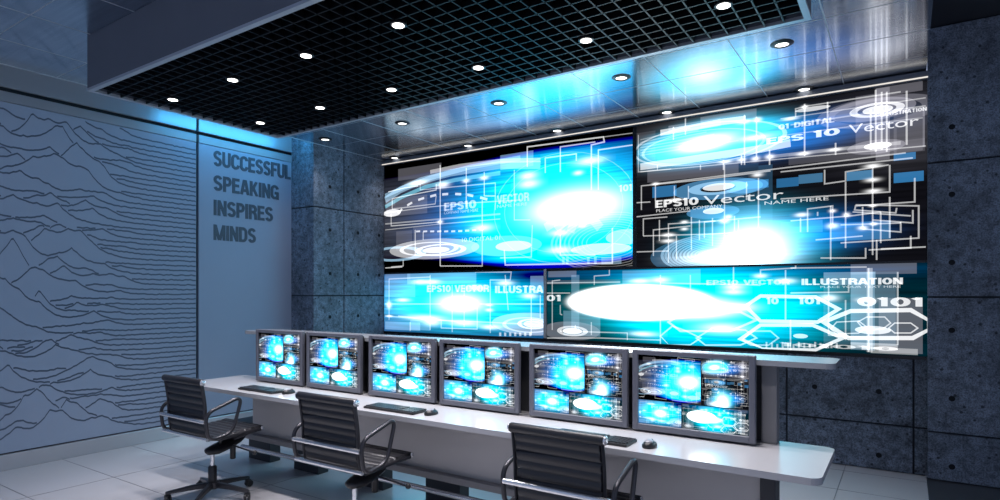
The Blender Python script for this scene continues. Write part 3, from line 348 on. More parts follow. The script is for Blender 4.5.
M['screenC'] = glow_mat('picture_small_left', (.01, .08, .22), [
    (1.3, .40, 1.15, .31, CY, .85, 1.8, 0), (1.25, .38, .9, .26, (.0, .38, .25), .7, 1.2, 0), (1.30, .385, .29, .095, WH, 2.1, 1.1, 0),
    (.15, .45, .35, .5, (.12, .25, .5), .35, 1.5, 0), (2.3, .7, .6, .08, (-.1, -.3, -.4), .5, 1, 0)])
M['screenD'] = glow_mat('picture_small_right', (.0, .012, .02), [
    (4.30, .37, .98, .36, CY, .95, 2.0, 0), (4.2, .40, .9, .30, (.0, .42, .25), .7, 1.3, 0), (3.5, .38, .9, .30, TE, .2, 1.4, 0),
    (3.60, .420, .75, .178, WH, 4.5, 6.0, 0), (4.15, .37, .40, .09, WH, 2.4, 1.5, 0),
    (5.2, .35, .35, .30, TE, .15, 1.3, 0), (4.2, .71, 1.2, .06, BL, .4, 1, 0)])
M['graphics'] = overlay_mat(1)
M['graphics_small'] = overlay_mat(.7)
M['seam'] = pbr('black_screen_frame', (.004, .004, .005, 1), .3)
M['post'] = pbr('grey_screen_post', (.45, .44, .44, 1), .4)
def arc(cx, cy, rx, ry, a0, a1, n=10):
    return [(cx + rx * math.cos(RIG(a0 + (a1 - a0) * i / n)), cy + ry * math.sin(RIG(a0 + (a1 - a0) * i / n))) for i in range(n + 1)]
# bold condensed capitals: strokes in a box 1 high; (width, [strokes])
hb = .09
GL = {
 'S': (.56, [arc(.28, .715, .19, .195, 15, 180, 9) + arc(.28, .70, .19, .17, 190, 250, 3) + arc(.28, .29, .19, .20, 75, 0, 5) + arc(.28, .285, .19, .195, 0, -165, 9)]),
 'U': (.58, [[(.09, 1), (.09, .30)] + arc(.29, .29, .20, .20, 180, 360, 12) + [(.49, .30), (.49, 1)]]),
 'C': (.58, [arc(.30, .70, .21, .21, 0, 180, 10) + arc(.30, .30, .21, .21, 180, 360, 10)]),
 'E': (.50, [[(.09, 0), (.09, 1)], [(.09, 1 - hb), (.48, 1 - hb)], [(.09, .52), (.45, .52)], [(.09, hb), (.49, hb)]]),
 'F': (.47, [[(.09, 0), (.09, 1)], [(.09, 1 - hb), (.46, 1 - hb)], [(.09, .50), (.42, .50)]]),
 'L': (.47, [[(.09, 0), (.09, 1)], [(.09, hb), (.46, hb)]]),
 'P': (.55, [[(.09, 0), (.09, 1)], [(.09, 1 - hb), (.28, 1 - hb)] + arc(.28, .685, .185, .225, 90, -90, 10) + [(.09, .46)]]),
 'A': (.60, [[(.07, 0), (.265, 1)], [(.53, 0), (.335, 1)], [(.14, .28), (.46, .28)], [(.24, 1 - hb), (.36, 1 - hb)]]),
 'K': (.58, [[(.09, 0), (.09, 1)], [(.13, .34), (.47, 1)], [(.24, .56), (.51, 0)]]),
 'I': (.20, [[(.10, 0), (.10, 1)]]),
 'N': (.58, [[(.09, 0), (.09, 1)], [(.49, 0), (.49, 1)], [(.10, .96), (.48, .04)]]),
 'G': (.60, [arc(.30, .70, .21, .21, 5, 180, 10) + arc(.30, .30, .21, .21, 180, 330, 9), [(.30, .44), (.58, .44)], [(.51, 0), (.51, .50)]]),
 'R': (.57, [[(.09, 0), (.09, 1)], [(.09, 1 - hb), (.28, 1 - hb)] + arc(.28, .705, .19, .205, 90, -90, 10) + [(.09, .50)], [(.30, .50), (.44, .40), (.47, .25), (.49, 0)]]),
 'M': (.78, [[(.09, 0), (.09, 1)], [(.69, 0), (.69, 1)], [(.11, 1), (.37, .0)], [(.67, 1), (.41, .0)]]),
 'V': (.60, [[(.07, 1), (.265, 0)], [(.53, 1), (.335, 0)], [(.24, hb), (.36, hb)]]),
 'T': (.54, [[(.27, 0), (.27, 1)], [(.02, 1 - hb), (.52, 1 - hb)]]),
 'O': (.60, [arc(.30, .5, .21, .41, 0, 360, 22)]), '0': (.58, [arc(.29, .5, .20, .41, 0, 360, 22)]),
 '1': (.34, [[(.20, 0), (.20, 1)], [(.02, .80), (.20, .92)]]),
 'D': (.58, [[(.09, 0), (.09, 1)], [(.09, 1 - hb), (.26, 1 - hb)] + arc(.26, .66, .225, .25, 90, 0, 7) + arc(.26, .34, .225, .25, 0, -90, 7) + [(.09, hb)]]),
}
def bold_strokes(word, y0, y1, sw=.17, gap=.055):
    """quads (in a box 1 high) of a word set in bold condensed capitals between y0 and y1"""
    wd = lambda c: .35 if c == ' ' else GL[c][0]
    tot = sum(wd(c) for c in word) + gap * (len(word) - 1)
    k = (y1 - y0) / tot; cur = 0; out = []
    for c in word:
        for st in ([] if c == ' ' else GL[c][1]):
            n = len(st); P = [Vector(p) for p in st]
            Lf, Rt = [], []
            for i in range(n):
                d1 = (P[i] - P[i - 1]).normalized() if i else (P[1] - P[0]).normalized()
                d2 = (P[i + 1] - P[i]).normalized() if i < n - 1 else d1
                t = (d1 + d2).normalized(); nn = Vector((-t.y, t.x)); q = max(.5, nn.dot(Vector((-d1.y, d1.x))))
                Lf.append(P[i] + nn * sw / 2 / q); Rt.append(P[i] - nn * sw / 2 / q)
            for i in range(n - 1):
                out.append([(y0 + (cur + v.x) * k, min(max(v.y, 0), 1)) for v in (Rt[i], Rt[i + 1], Lf[i + 1], Lf[i])])
        cur += wd(c) + gap
    return out
def bold_word(bm, word, y0, y1, z0, h):
    for i, q4 in enumerate(bold_strokes(word, y0, y1, .185)):
        prism(bm, [(p[0], z0 + p[1] * h) for p in q4], 'x', WX - .0005, WX + .004 + .00003 * i)

SECT = {'A': (0, 3.565, .80, SH), 'B': (3.61, SW, .785, SH), 'C': (0, 2.50, 0, .775), 'D': (2.545, SW, 0, .765)}
INKS = {'w': (1, 1, 1), 'g': (.34, .33, .38), 'b': (.45, .75, 1.0), 'c': (.25, .8, 1.0), 'd': (.02, .14, .32), 'B': (.10, .35, .65), 'k': (0, 0, 0)}

def screen_mesh(keys, name):
    """one flat picture: background sheets and the drawn graphics a hair in front (faces -y)"""
    bm = bmesh.new()
    pic = bm.loops.layers.uv.new('picture'); soft = bm.loops.layers.uv.new('soft'); ink = bm.loops.layers.float_color.new('ink')
    mats = [M['screen' + k] for k in keys] + [M['graphics' if len(keys) == 1 else 'graphics_small']]
    G = len(keys)
    def which(x, z):
        for k in 'ABCD':
            a, b, c, d = SECT[k]
            if a - .03 <= x <= b + .03 and c - .02 <= z <= d + .02: return k
        return None
    for i, k in enumerate(keys):
        a, b, c, d = SECT[k]
        f = quad(bm, [(a, 0, c), (b, 0, c), (b, 0, d), (a, 0, d)], i)
        for l in f.loops: l[pic].uv = (l.vert.co.x, l.vert.co.z)
    lay = [0]
    def put(pts, c, a, uvs=None, y=None, sect=None):
        s = SECT[sect]
        a = a * (1.0 if c == 'd' else .58); co = INKS[c]; co = (co[0] * a, co[1] * a, co[2] * a, 1)
        y = -.0012 - lay[0] * .000012 if y is None else y
        cl = [(min(max(p[0], s[0]), s[1]), min(max(p[1], s[2]), s[3])) for p in pts]
        ar = sum(cl[i][0] * cl[(i + 1) % len(cl)][1] - cl[(i + 1) % len(cl)][0] * cl[i][1] for i in range(len(cl)))
        if abs(ar) < 1e-7: return
        f = quad(bm, [(p[0], y, p[1]) for p in cl], G)
        for j, l in enumerate(f.loops):
            l[ink] = co; l[soft].uv = uvs[j] if uvs else (0, 0)
            l[pic].uv = (0, 0)
    def nxt(): lay[0] += 1
    for x0, z0, x1, z1, c, a in S_RECT:
        k = which((x0 + x1) / 2, (z0 + z1) / 2); nxt()
        if k in keys: put([(x0, z0), (x1, z0), (x1, z1), (x0, z1)], c, a, sect=k)
    for pts, w, c, a in S_LINE:
        k = which(*pts[len(pts) // 2]) or which(*pts[0]); nxt()
        if k not in keys: continue
        # mitred ribbon
        n = len(pts); closed = pts[0] == pts[-1] and n > 2
        P = [Vector(p) for p in (pts[:-1] if closed else pts)]; n = len(P); Lf, Rt = [], []
        for i in range(n):
            d1 = (P[i] - P[i - 1]) if (i > 0 or closed) else (P[1] - P[0])
            d2 = (P[(i + 1) % n] - P[i]) if (i < n - 1 or closed) else d1
            d1 = d1.normalized() if d1.length > 1e-6 else Vector((1, 0)); d2 = d2.normalized() if d2.length > 1e-6 else d1
            t = (d1 + d2); t = t.normalized() if t.length > 1e-3 else d1
            nn = Vector((-t.y, t.x)); c_ = max(.45, abs(nn.dot(Vector((-d1.y, d1.x)))))
            Lf.append(P[i] + nn * (w / 2 / c_)); Rt.append(P[i] - nn * (w / 2 / c_))
        for i in range(n if closed else n - 1):
            j = (i + 1) % n
            put([tuple(Rt[i]), tuple(Rt[j]), tuple(Lf[j]), tuple(Lf[i])], c, a, sect=k)
    for x, z, rx, rz, ri, c, a in S_ELL:
        k = which(x, z); nxt()
        if k not in keys: continue
        n = 40
        for i in range(n):
            t0, t1 = 2 * PI * i / n, 2 * PI * (i + 1) / n
            o0, o1 = (x + rx * math.cos(t0), z + rz * math.sin(t0)), (x + rx * math.cos(t1), z + rz * math.sin(t1))
            if ri > 0:
                i0, i1 = (x + rx * ri * math.cos(t0), z + rz * ri * math.sin(t0)), (x + rx * ri * math.cos(t1), z + rz * ri * math.sin(t1))
                put([i0, o0, o1, i1], c, a, sect=k)
            else: put([(x, z), o0, o1], c, a, sect=k)
    for x, z, rx, rz, s in S_FLARE:
        k = which(x, z); nxt()
        if k not in keys: continue
        put([(x - rx, z - rz), (x + rx, z - rz), (x + rx, z + rz), (x - rx, z + rz)], 'w', min(s, 1.5), [(-1, -1), (1, -1), (1, 1), (-1, 1)], sect=k)
    for s, x, z, w, h, c, a in S_TEXT:
        k = which(x + w / 2, z + h / 2); nxt()
        if k not in keys: continue
        if len(s) <= 12 and all(q in GL or q == ' ' for q in s):
            for q4 in bold_strokes(s, 0, w, .20):
                put([(p[0] + x, p[1] * h + z) for p in q4], c, a, sect=k)
            continue
        tb = text_bm(s, w, h); y = -.0012 - lay[0] * .000012
        for f in tb.faces:
            put([(v.co.x + x, v.co.y + z) for v in f.verts], c, a, y=y, sect=k)
        tb.free()
    for f in bm.faces:
        f.normal_update()
        if f.normal.y > 0: f.normal_flip()
    me = bpy.data.meshes.new(name); bm.to_mesh(me); bm.free()
    for m in mats: me.materials.append(m)
    return me

# ------------------------------------------------------------------ the room
CEIL = 3.31
XL, XR = -5.935, .145          # left and right ends of the metal ceiling and of the recess
YF, YW = -2.6, 6.10            # behind the viewer / rear wall
WX = -6.35                     # face of the left wall
# floor: pale tiles with joints
bm = bmesh.new()
quad(bm, [(-6.6, YF, 0), (XR, YF, 0), (XR, YW + .1, 0), (-6.6, YW + .1, 0)], 0)
y = 1.80 - .585 * 7
while y < YW:
    box(bm, -6.6, XR, y - .003, y + .003, -.004, .0008, 1); y += .585
x = -.43
while x > -6.5:
    box(bm, x - .003, x + .003, YF, YW, -.004, .0009, 1); x -= .6175 * 2
struct('floor', bm, [M['floor'], M['floor_joint']])
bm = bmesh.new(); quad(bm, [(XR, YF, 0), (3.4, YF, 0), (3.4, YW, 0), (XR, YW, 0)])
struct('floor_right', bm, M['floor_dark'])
# ceiling: brushed metal tiles with bright joints
bm = bmesh.new()
box(bm, XL, XR, YF, YW + .1, CEIL, CEIL + .30, 0)
k = -11
while 4.515 + .583 * k < YW:
    yy = 4.515 + .583 * k
    if yy > YF: box(bm, XL, XR, yy - .003, yy + .003, CEIL - .0012, CEIL + .01, 1)
    k += 1
for k in range(9):
    xx = -.44 - .614 * k
    box(bm, xx - .004, xx + .004, YF, YW, CEIL - .0014, CEIL + .01, 1)
box(bm, XL - .004, XL + .012, YF, YW, CEIL - .003, CEIL + .02, 1)
struct('ceiling', bm, [M['ceiling'], M['ceiling_joint']])
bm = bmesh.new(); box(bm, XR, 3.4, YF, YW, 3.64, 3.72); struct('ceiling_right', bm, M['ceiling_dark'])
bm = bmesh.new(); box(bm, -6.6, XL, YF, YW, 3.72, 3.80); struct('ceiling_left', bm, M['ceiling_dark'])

# left wall
bm = bmesh.new(); box(bm, WX - .25, WX - .06, YF, 5.2, 0, 3.72); struct('wall_left', bm, M['wallbase'])
GY = 3.653                      # upright dark joint between the two wall panels
def fascia(n, z0, z1):
    bm = bmesh.new()
    box(bm, WX - .03, WX + .002, YF, GY - .014, z0, z1, 0, .002, 1)
    box(bm, WX - .03, WX + .002, GY + .014, 4.90, z0, z1, 0, .002, 1)
    struct('trim_%d' % n, bm, M['fascia'])
fascia(1, 3.127, 3.213); fascia(2, 3.250, 3.72)
bm = bmesh.new(); box(bm, WX - .03, WX + .022, YF, 4.86, 0, .135, 0, .006, 2); struct('baseboard_left', bm, M['skirting'])

# the mural: many wavy lines drawn across the panel, hilly on the left, calm on the right
bm = bmesh.new()
box(bm, WX - .0295, WX, YF, GY - .014, .145, 3.122, 0, .002, 1)
rnd = random.Random(21)
NL = 58; Y0m, Y1m = -.6, GY - .02; NS = 300
zs = [.19 + (2.90 / NL) * i for i in range(NL)]
env = [-1.0] * (NS + 1)
def hills(rnd):
    hs = []
    for _ in range(rnd.randint(18, 26)):
        c = rnd.uniform(-.7, 3.0)
        big = rnd.random() < .30
        hs.append((c, rnd.uniform(.08, .18) if big else rnd.uniform(.04, .13), rnd.uniform(.12, .34) if big else rnd.uniform(.02, .09), rnd.uniform(.9, 1.3)))
    return hs
for i in range(NL):
    hs = hills(rnd); ph = rnd.uniform(0, 6); jit = [rnd.uniform(-1, 1) for _ in range(NS + 2)]
    zline = []
    for s in range(NS + 1):
        yy = Y0m + (Y1m - Y0m) * s / NS
        fade = 1 / (1 + math.exp((yy - 2.72) * 7))
        h = 0
        for c, w, a, p in hs:
            t = abs(yy - c) / w
            h += a * math.exp(-t ** p * .9) if t < 6 else 0
        h = h * fade * .56 + .012 * fade * math.sin(9 * yy + ph) + .0028 * (jit[s] + jit[s + 1])
        zline.append(zs[i] + h)
    run = []
    def flush(run):
        if len(run) < 9: return
        for a, b in zip(run, run[1:]):
            X = WX + .0016
            w = .0075
            quad(bm, [(X, a[0], a[1] - w), (X, b[0], b[1] - w), (X, b[0], b[1] + w), (X, a[0], a[1] + w)], 1)
    for s in range(NS + 1):
        yy = Y0m + (Y1m - Y0m) * s / NS
        z = zline[s]
        if z > env[s] + .012 and z < 3.11: run.append((yy, z))
        else:
            flush(run); run = []
        env[s] = max(env[s], z)
    flush(run)
o = obj('mural_panel', bm, [M['panel'], M['ink']])
tag(o, 'large blue-grey wall panel covered with dark wavy hill lines', 'mural')
# the lettered panel
bm = bmesh.new(); box(bm, WX - .03, WX, GY + .014, 4.86, .145, 3.122, 0, .002, 1)
pn = obj('lettered_panel', bm, M['panel']); tag(pn, 'plain blue-grey wall panel lettered SUCCESSFUL SPEAKING INSPIRES MINDS', 'wall panel')
for s, z0, y1 in (('SUCCESSFUL', 2.909, 4.845), ('SPEAKING', 2.637, 4.673), ('INSPIRES', 2.363, 4.59), ('MINDS', 2.089, 4.359)):
    tb = bmesh.new(); bold_word(tb, s, 3.836, y1, z0, .172)
    w = obj('lettering', tb, M['letter'], pn); w['label'] = 'dark grey letters reading ' + s

# concrete: slabs with joints and tie holes
def slabs(bm, axis, c, d0, u_cuts, z_cuts, holes, g=.007):
    """axis 'y': a wall facing -y at y=c ; 'x': facing +x at x=c"""
    sg = 1 if axis == 'y' else -1
    for u0, u1 in zip(u_cuts, u_cuts[1:]):
        for z0, z1 in zip(z_cuts, z_cuts[1:]):
            a, b = u0 + g, u1 - g
            p, q = z0 + g, z1 - g
            if axis == 'y': box(bm, a, b, c, c + d0, p, q, 0, .003, 1)
            else: box(bm, c - d0, c, a, b, p, q, 0, .003, 1)
    for u, z in holes:
        n = 14
        pts = []
        for k in range(n):
            t = 2 * PI * k / n
            if axis == 'y': pts.append((u + .022 * math.cos(t), c - .0008, z + .022 * math.sin(t)))
            else: pts.append((c + .0008, u + .022 * math.cos(t), z + .022 * math.sin(t)))
        f = quad(bm, pts, 1)
        f.normal_update()
        if (axis == 'y' and f.normal.y > 0) or (axis == 'x' and f.normal.x < 0): f.normal_flip()
ZC = [.0, .39, 1.47, 2.55, 3.31]
HZ = [.124, .665, 1.207, 1.745, 2.285, 2.82]
bm = bmesh.new()
ux = [-5.93, -5.70, -4.74, -3.78, -2.82, -1.86, -.90, .06, .16]
slabs(bm, 'y', 6.085, .06, ux, ZC, [(-.90 + .96 * k + d, z) for k in range(-5, 1) for d in (.228, .715) for z in HZ])
box(bm, -6.0, .2, 6.11, 6.25, 0, 3.31, 2)
struct('wall_back', bm, [M['concrete'], M['hole'], M['groove']])
bm = bmesh.new()
slabs(bm, 'x', XL, .05, [4.86, 5.338, 6.16], ZC[:-1] + [3.60], [(y, z) for y in (5.111, 5.575, 5.956) for z in HZ])
slabs(bm, 'y', 4.86, .05, [-6.36, XL + .006], ZC[:-1] + [3.60], [])
box(bm, -6.36, XL - .02, 4.88, 6.2, 0, 3.72, 2)
struct('wall_left_pier', bm, [M['concrete'], M['hole'], M['groove']])
bm = bmesh.new()
slabs(bm, 'y', 6.0, .06, [XR + .0, 1.105, 2.065, 3.3], [0, .385, 1.47, 2.55, 3.64], [(x, z) for x in (.31, .80, 1.27, 1.76) for z in HZ])
box(bm, XR + .012, 3.4, 6.03, 6.25, 0, 3.72, 2)
struct('wall_right_pier', bm, [M['concrete'], M['hole'], M['groove']])

# light strip above the screens
bm = bmesh.new()
box(bm, XL + .01, XR + .01, 6.005, 6.085, 3.246, 3.31, 0)
box(bm, XL + .01, XR + .01, 5.998, 6.004, 3.240, 3.256, 1)
o = thing('light_strip', 'thin warm white light strip along the top of the video wall', 'light', (0, 0, 0))
obj('lit_edge', (lambda b: (box(b, XL + .01, XR + .01, 5.996, 6.004, 3.243, 3.253, 0), b)[1])(bmesh.new()), M['strip'], o)
obj('housing', (lambda b: (box(b, XL + .01, XR + .01, 6.005, 6.083, 3.240, 3.300, 0), b)[1])(bmesh.new()), M['bulkhead'], o)
bm.free()

o = thing('added_cove_glow', 'added unseen blue glow tube in the gap between the ceiling edge and the left wall', 'light', (0, 0, 0))  # added out of sight to give the upper left wall its blue glow
bm = bmesh.new(); tube(bm, [(-6.02, 3.40, 3.40), (-6.02, 4.80, 3.40)], .022, 12); obj('tube', bm, M['added_glow'], o, True)
bm = bmesh.new(); box(bm, -5.995, -5.94, 3.37, 4.83, 3.37, 3.45, 0, .004, 1); obj('added_batten', bm, M['skirting'], o)  # holder made up for the added tube
# ------------------------------------------------------------------ the video wall
VX, VY, VZ = -5.93, 6.05, .985
vw = thing('video_wall', 'huge glowing cyan video wall of four pictures on the rear wall', 'video wall', (VX, VY, VZ))
bm = bmesh.new()
box(bm, -.0, SW - .02, .004, .034, -.03, SH + .004, 0)
for x0, x1, z0, z1 in ((0, SW - .02, -.03, -.001), ):
    box(bm, x0, x1, -.008, .006, z0, z1, 0)
obj('frame', bm, M['seam'], vw)
bm = bmesh.new(); box(bm, 2.507, 2.538, -.012, .006, .004, .79, 0, .002, 1); pp = obj('divider_post', bm, M['post'], vw); pp['label'] = 'pale grey upright between the two lower pictures'
for k, lb in (('A', 'upper left picture with a white burst'), ('B', 'upper right picture with white rings and lettering'), ('C', 'lower left picture, cyan with a white glow'), ('D', 'lower right picture with a white oval and hexagons')):
    me = screen_mesh([k], 'screen')
    o = bpy.data.objects.new('screen', me); COL.objects.link(o); o.parent = vw; o['label'] = lb

# ------------------------------------------------------------------ suspended louvre ceiling
BX0, BX1, BY0, BY1, BZ = -4.78, -.405, 1.95, 3.52, 2.92
lv = thing('louvre_ceiling_box', 'dark suspended ceiling box with a black square louvre grid', 'ceiling box', ((BX0 + BX1) / 2, (BY0 + BY1) / 2, BZ))
OX, OY = (BX0 + BX1) / 2, (BY0 + BY1) / 2
hx, hy = (BX1 - BX0) / 2, (BY1 - BY0) / 2
bm = bmesh.new(); t = .03
box(bm, -hx, hx, -hy, -hy + t, .018, CEIL - BZ - .0015)
box(bm, -hx, hx, hy - t, hy, .018, CEIL - BZ - .0015)
box(bm, -hx, -hx + t, -hy + t, hy - t, .018, CEIL - BZ - .0015)
box(bm, hx - t, hx, -hy + t, hy - t, .018, CEIL - BZ - .0015)
obj('side_panels', bm, M['bulkhead'], lv)
bm = bmesh.new()
box(bm, -hx - .003, hx + .003, -hy - .003, -hy + t, 0, .018)
box(bm, -hx - .003, hx + .003, hy - t, hy + .003, 0, .018)
box(bm, -hx - .003, -hx + t, -hy + t, hy - t, 0, .018)
box(bm, hx - t, hx + .003, -hy + t, hy - t, 0, .018)
obj('edge_trim', bm, M['edge'], lv)
bm = bmesh.new(); box(bm, -hx + t, hx - t, -hy + t, hy - t, .30, .32); obj('backing_sheet', bm, M['void'], lv)
bm = bmesh.new()
px_, py_ = .0931, .0890
nx = 46; ny = 17
for i in range(1, nx):
    x = -hx + t + (2 * hx - 2 * t) * i / nx
    box(bm, x - .004, x + .004, -hy + t, hy - t, .004, .052)
for j in range(1, ny):
    y = -hy + t + (2 * hy - 2 * t) * j / ny
    box(bm, -hx + t, hx - t, y - .004, y + .004, .004, .052)
obj('louvre_grid', bm, M['louver'], lv)

# ------------------------------------------------------------------ downlights
def downlight(name, label, group, r, rim, drop):
    d = thing(name, label, 'downlight', (0, 0, 0), 0, group)
    bm = bmesh.new(); lathe(bm, [(r * .80, .02), (r * .80, -.004), (r * .88, -drop), (r, -drop), (r + rim, -.002), (r + rim, .02)], 28)
    obj('rim', bm, M['lamp_ring'], d, True)
    bm = bmesh.new(); lathe(bm, [(r * .80, .0), (r * .80, -.006), (r * .5, -.0075), (.001, -.008)], 24)
    obj('lens', bm, M['lamp'], d, True)
    li = bpy.data.lights.new('bulb', 'SPOT'); li.energy = SPOT_W; li.spot_size = RIG(104); li.spot_blend = 1; li.shadow_soft_size = .05
    li.color = (1, .955, 1)
    lo = bpy.data.objects.new('bulb', li); COL.objects.link(lo); lo.parent = d; lo.location = (0, 0, -.03)
    return d
SPOT_W = 12.0
nth = ['leftmost', 'second from the left', 'middle', 'second from the right', 'rightmost']
base = None
for yy, rowname in ((4.805, 'front row beside the louvre box'), (5.97, 'back row above the video wall')):
    for i, xx in enumerate((-5.66, -4.445, -3.212, -1.978, -.742)):
        lb = 'round dark-rimmed ceiling downlight, %s of the %s' % (nth[i], rowname)
        if base is None: base = d = downlight('ceiling_downlight', lb, 'downlights in the metal ceiling', .056, .024, .014)
        else: d = copy_tree(base); d['label'] = lb
        d.location = (xx, yy, CEIL)
SPOT_W = 66.0
base = None
for yy, rowname, n in ((2.378, 'near row', 6), (3.103, 'far row', 6)):
    for i in range(n):
        xx = -4.458 + .743 * i
        nm = ['leftmost', 'second from the left', 'third from the left', 'third from the right', 'second from the right', 'rightmost'][i]
        lb = 'small downlight in the black louvre grid, %s of the %s' % (nm, rowname)
        if base is None: base = d = downlight('louvre_downlight', lb, 'downlights in the louvre grid', .040, .004, .004)
        else: d = copy_tree(base); d['label'] = lb
        d.location = (xx, yy, BZ - .001)

# ------------------------------------------------------------------ the console desk
DX0, DX1, DY0, DY1, DZ = -5.06, -.28, 2.75, 3.36, .75
dk = thing('console_desk', 'long white control room desk with grey panel and raised rear shelf', 'desk', (0, 0, 0))
def rounded(x0, x1, y0, y1, r, n=6):
    out = []
    for cx, cy, a in ((x1 - r, y0 + r, -90), (x1 - r, y1 - r, 0), (x0 + r, y1 - r, 90), (x0 + r, y0 + r, 180)):
        for k in range(n + 1):
            t = RIG(a + 90 * k / n); out.append((cx + r * math.cos(t), cy + r * math.sin(t)))
    return out
bm = bmesh.new(); prism(bm, rounded(DX0, DX1, DY0, DY1, .05), 'z', DZ - .03, DZ)
obj('desktop', bm, M['desk'], dk)
bm = bmesh.new(); prism(bm, rounded(-4.88, -.27, 3.22, 3.53, .05), 'z', 1.143, 1.17); obj('rear_shelf', bm, M['shelf'], dk)
bm = bmesh.new(); box(bm, -4.72, -.60, 3.315, 3.345, .7505, 1.1425); obj('rear_panel', bm, M['deskdark'], dk)
for x in (-4.70, -.565):
    bm = bmesh.new(); box(bm, x - .036, x + .036, 3.27, 3.352, .7505, 1.1425, 0, .004, 2); obj('shelf_column', bm, M['column'], dk)
bm = bmesh.new(); box(bm, -4.555, -.575, 3.10, 3.125, .33, .7195); obj('front_panel', bm, M['deskgrey'], dk)
bm = bmesh.new(); box(bm, -4.62, -.575, 3.045, 3.0995, .290, .335, 0, .005, 2); obj('lower_beam', bm, M['column'], dk)
bm = bmesh.new(); tube(bm, [(-4.6, 3.03, .225), (-.6, 3.03, .225)], .018, 12); obj('foot_rail', bm, M['chrome'], dk, True)
bm = bmesh.new(); box(bm, -4.98, -.62, 3.13, 3.46, .345, .375); obj('under_frame', bm, M['pedestal'], dk)
for x in (-4.83, -4.19, -3.455, -2.72, -1.985, -1.25):
    bm = bmesh.new(); box(bm, x - .155, x + .155, 3.35, 3.46, .0, .3455, 0, .004, 2)
    obj('pedestal', bm, M['pedestal'], dk)
for x in (-.538,):
    bm = bmesh.new(); box(bm, x - .034, x + .034, 3.08, 3.20, 0, .7195, 0, .004, 2); obj('leg', bm, M['pedestal'], dk)

# ------------------------------------------------------------------ monitors
MW, MH = .622, .432
full = screen_mesh(['A', 'B', 'C', 'D'], 'display')
def make_monitor(label):
    t = thing('monitor', label, 'monitor', (0, 0, 0), 0, 'monitors on the desk')
    bm = bmesh.new()
    b, tp, bt = .030, .026, .034
    h = MW / 2
    box(bm, -h, -h + b, -.012, .02, 0, MH, 0, .003, 1); box(bm, h - b, h, -.012, .02, 0, MH, 0, .003, 1)
    box(bm, -h + b - .002, h - b + .002, -.012, .02, MH - tp, MH, 0, .003, 1); box(bm, -h + b - .002, h - b + .002, -.012, .02, 0, bt, 0, .003, 1)
    obj('bezel', bm, M['bezel'], t)
    bm = bmesh.new(); box(bm, -h + .012, h - .012, .004, .045, .012, MH - .012, 0, .006, 2); obj('rear_housing', bm, M['plastic'], t)
    o = bpy.data.objects.new('screen', full); COL.objects.link(o); o.parent = t
    w, hh = MW - 2 * b, MH - tp - bt
    o.scale = (w / SW, .2, hh / SH); o.location = (-w / 2, .0028, bt)
    bm = bmesh.new(); box(bm, -.09, .09, .046, .080, -.005, .20, 0, .004, 2); obj('stand', bm, M['plastic'], t)
    bm = bmesh.new(); box(bm, -.14, .14, .03, .12, -.0115, .004, 0, .003, 2); obj('foot', bm, M['plastic'], t)
    return t
ml = ['leftmost monitor on the desk, behind the first keyboard', 'second monitor from the left, close beside the leftmost one', 'third monitor from the left, behind the middle keyboard',
      'fourth monitor from the left, right of the middle keyboard', 'fifth monitor from the left, behind the nearest chair', 'rightmost monitor on the desk, nearest the bare desk end']
m0 = make_monitor('')
for i, (cx, s) in enumerate(((-4.300, .97), (-3.643, .97), (-2.944, 1.0), (-2.279, 1.0), (-1.579, 1.005), (-.922, 1.012))):
    m = m0 if i == 0 else copy_tree(m0)
    m['label'] = 'grey-framed ' + ml[i]
    m.location = (cx, 3.17, .762); m.scale = (s, 1, 1)

# ------------------------------------------------------------------ keyboards and mice
def make_keyboard():
    t = thing('keyboard', '', 'keyboard', (0, 0, 0), 0, 'keyboards on the desk')
    bm = bmesh.new(); box(bm, -.215, .215, -.072, .072, 0, .014, 0, .004, 2); obj('case', bm, M['plastic'], t)
    bm = bmesh.new()
    for r in range(6):
        x = -.205
        while x < .2:
            w = .0165 if not (r == 0 and -.11 < x < .0) else .11
            if not (.085 < x + w < .094): box(bm, x, x + w, -.062 + .021 * r, -.045 + .021 * r, .0135, .019, 0)
            x += w + .0035
    obj('keys', bm, M['key'], t)
    return t
kb = make_keyboard()
for i, (x, y, lb) in enumerate(((-4.12, 2.89, 'black keyboard at the left desk end, by the leftmost monitor'), (-2.73, 2.885, 'black keyboard in the middle of the desk, beside the middle chair'),
                                (-1.34, 2.87, 'black keyboard partly hidden behind the nearest chair back'))):
    k = kb if i == 0 else copy_tree(kb)
    k.location = (x, y, DZ + .0005); k['label'] = lb
def make_mouse():
    t = thing('mouse', '', 'mouse', (0, 0, 0), 0, 'mice on the desk')
    bm = bmesh.new(); bmesh.ops.create_uvsphere(bm, u_segments=20, v_segments=12, radius=1)
    for v in bm.verts:
        x, y, z = v.co
        z = max(z, -.25)
        v.co = (x * .033 * (1 - .12 * y), y * .056, (z + .25) * .027 * (1 - .18 * y))
    obj('shell', bm, M['plastic'], t, True)
    bm = bmesh.new(); bmesh.ops.create_uvsphere(bm, u_segments=16, v_segments=10, radius=1)
    for v in bm.verts: v.co = (v.co.x * .020, v.co.y * .030 - .012, v.co.z * .010 + .0285)
    obj('palm_cover', bm, M['mousegrey'], t, True)
    bm = bmesh.new(); lathe(bm, [(.007, -.003), (.009, 0), (.007, .003)], 14, (0, .028, .0235), axis='x'); obj('wheel', bm, M['key'], t, True)
    return t
mo = make_mouse()
for i, (x, y, lb) in enumerate(((-3.84, 2.915, 'dark mouse right of the leftmost keyboard'), (-2.44, 2.90, 'dark mouse right of the middle keyboard'), (-1.037, 2.88, 'dark mouse on the bare desk beside the nearest chair'))):
    k = mo if i == 0 else copy_tree(mo)
    k.location = (x, y, DZ + .0005); k['label'] = lb

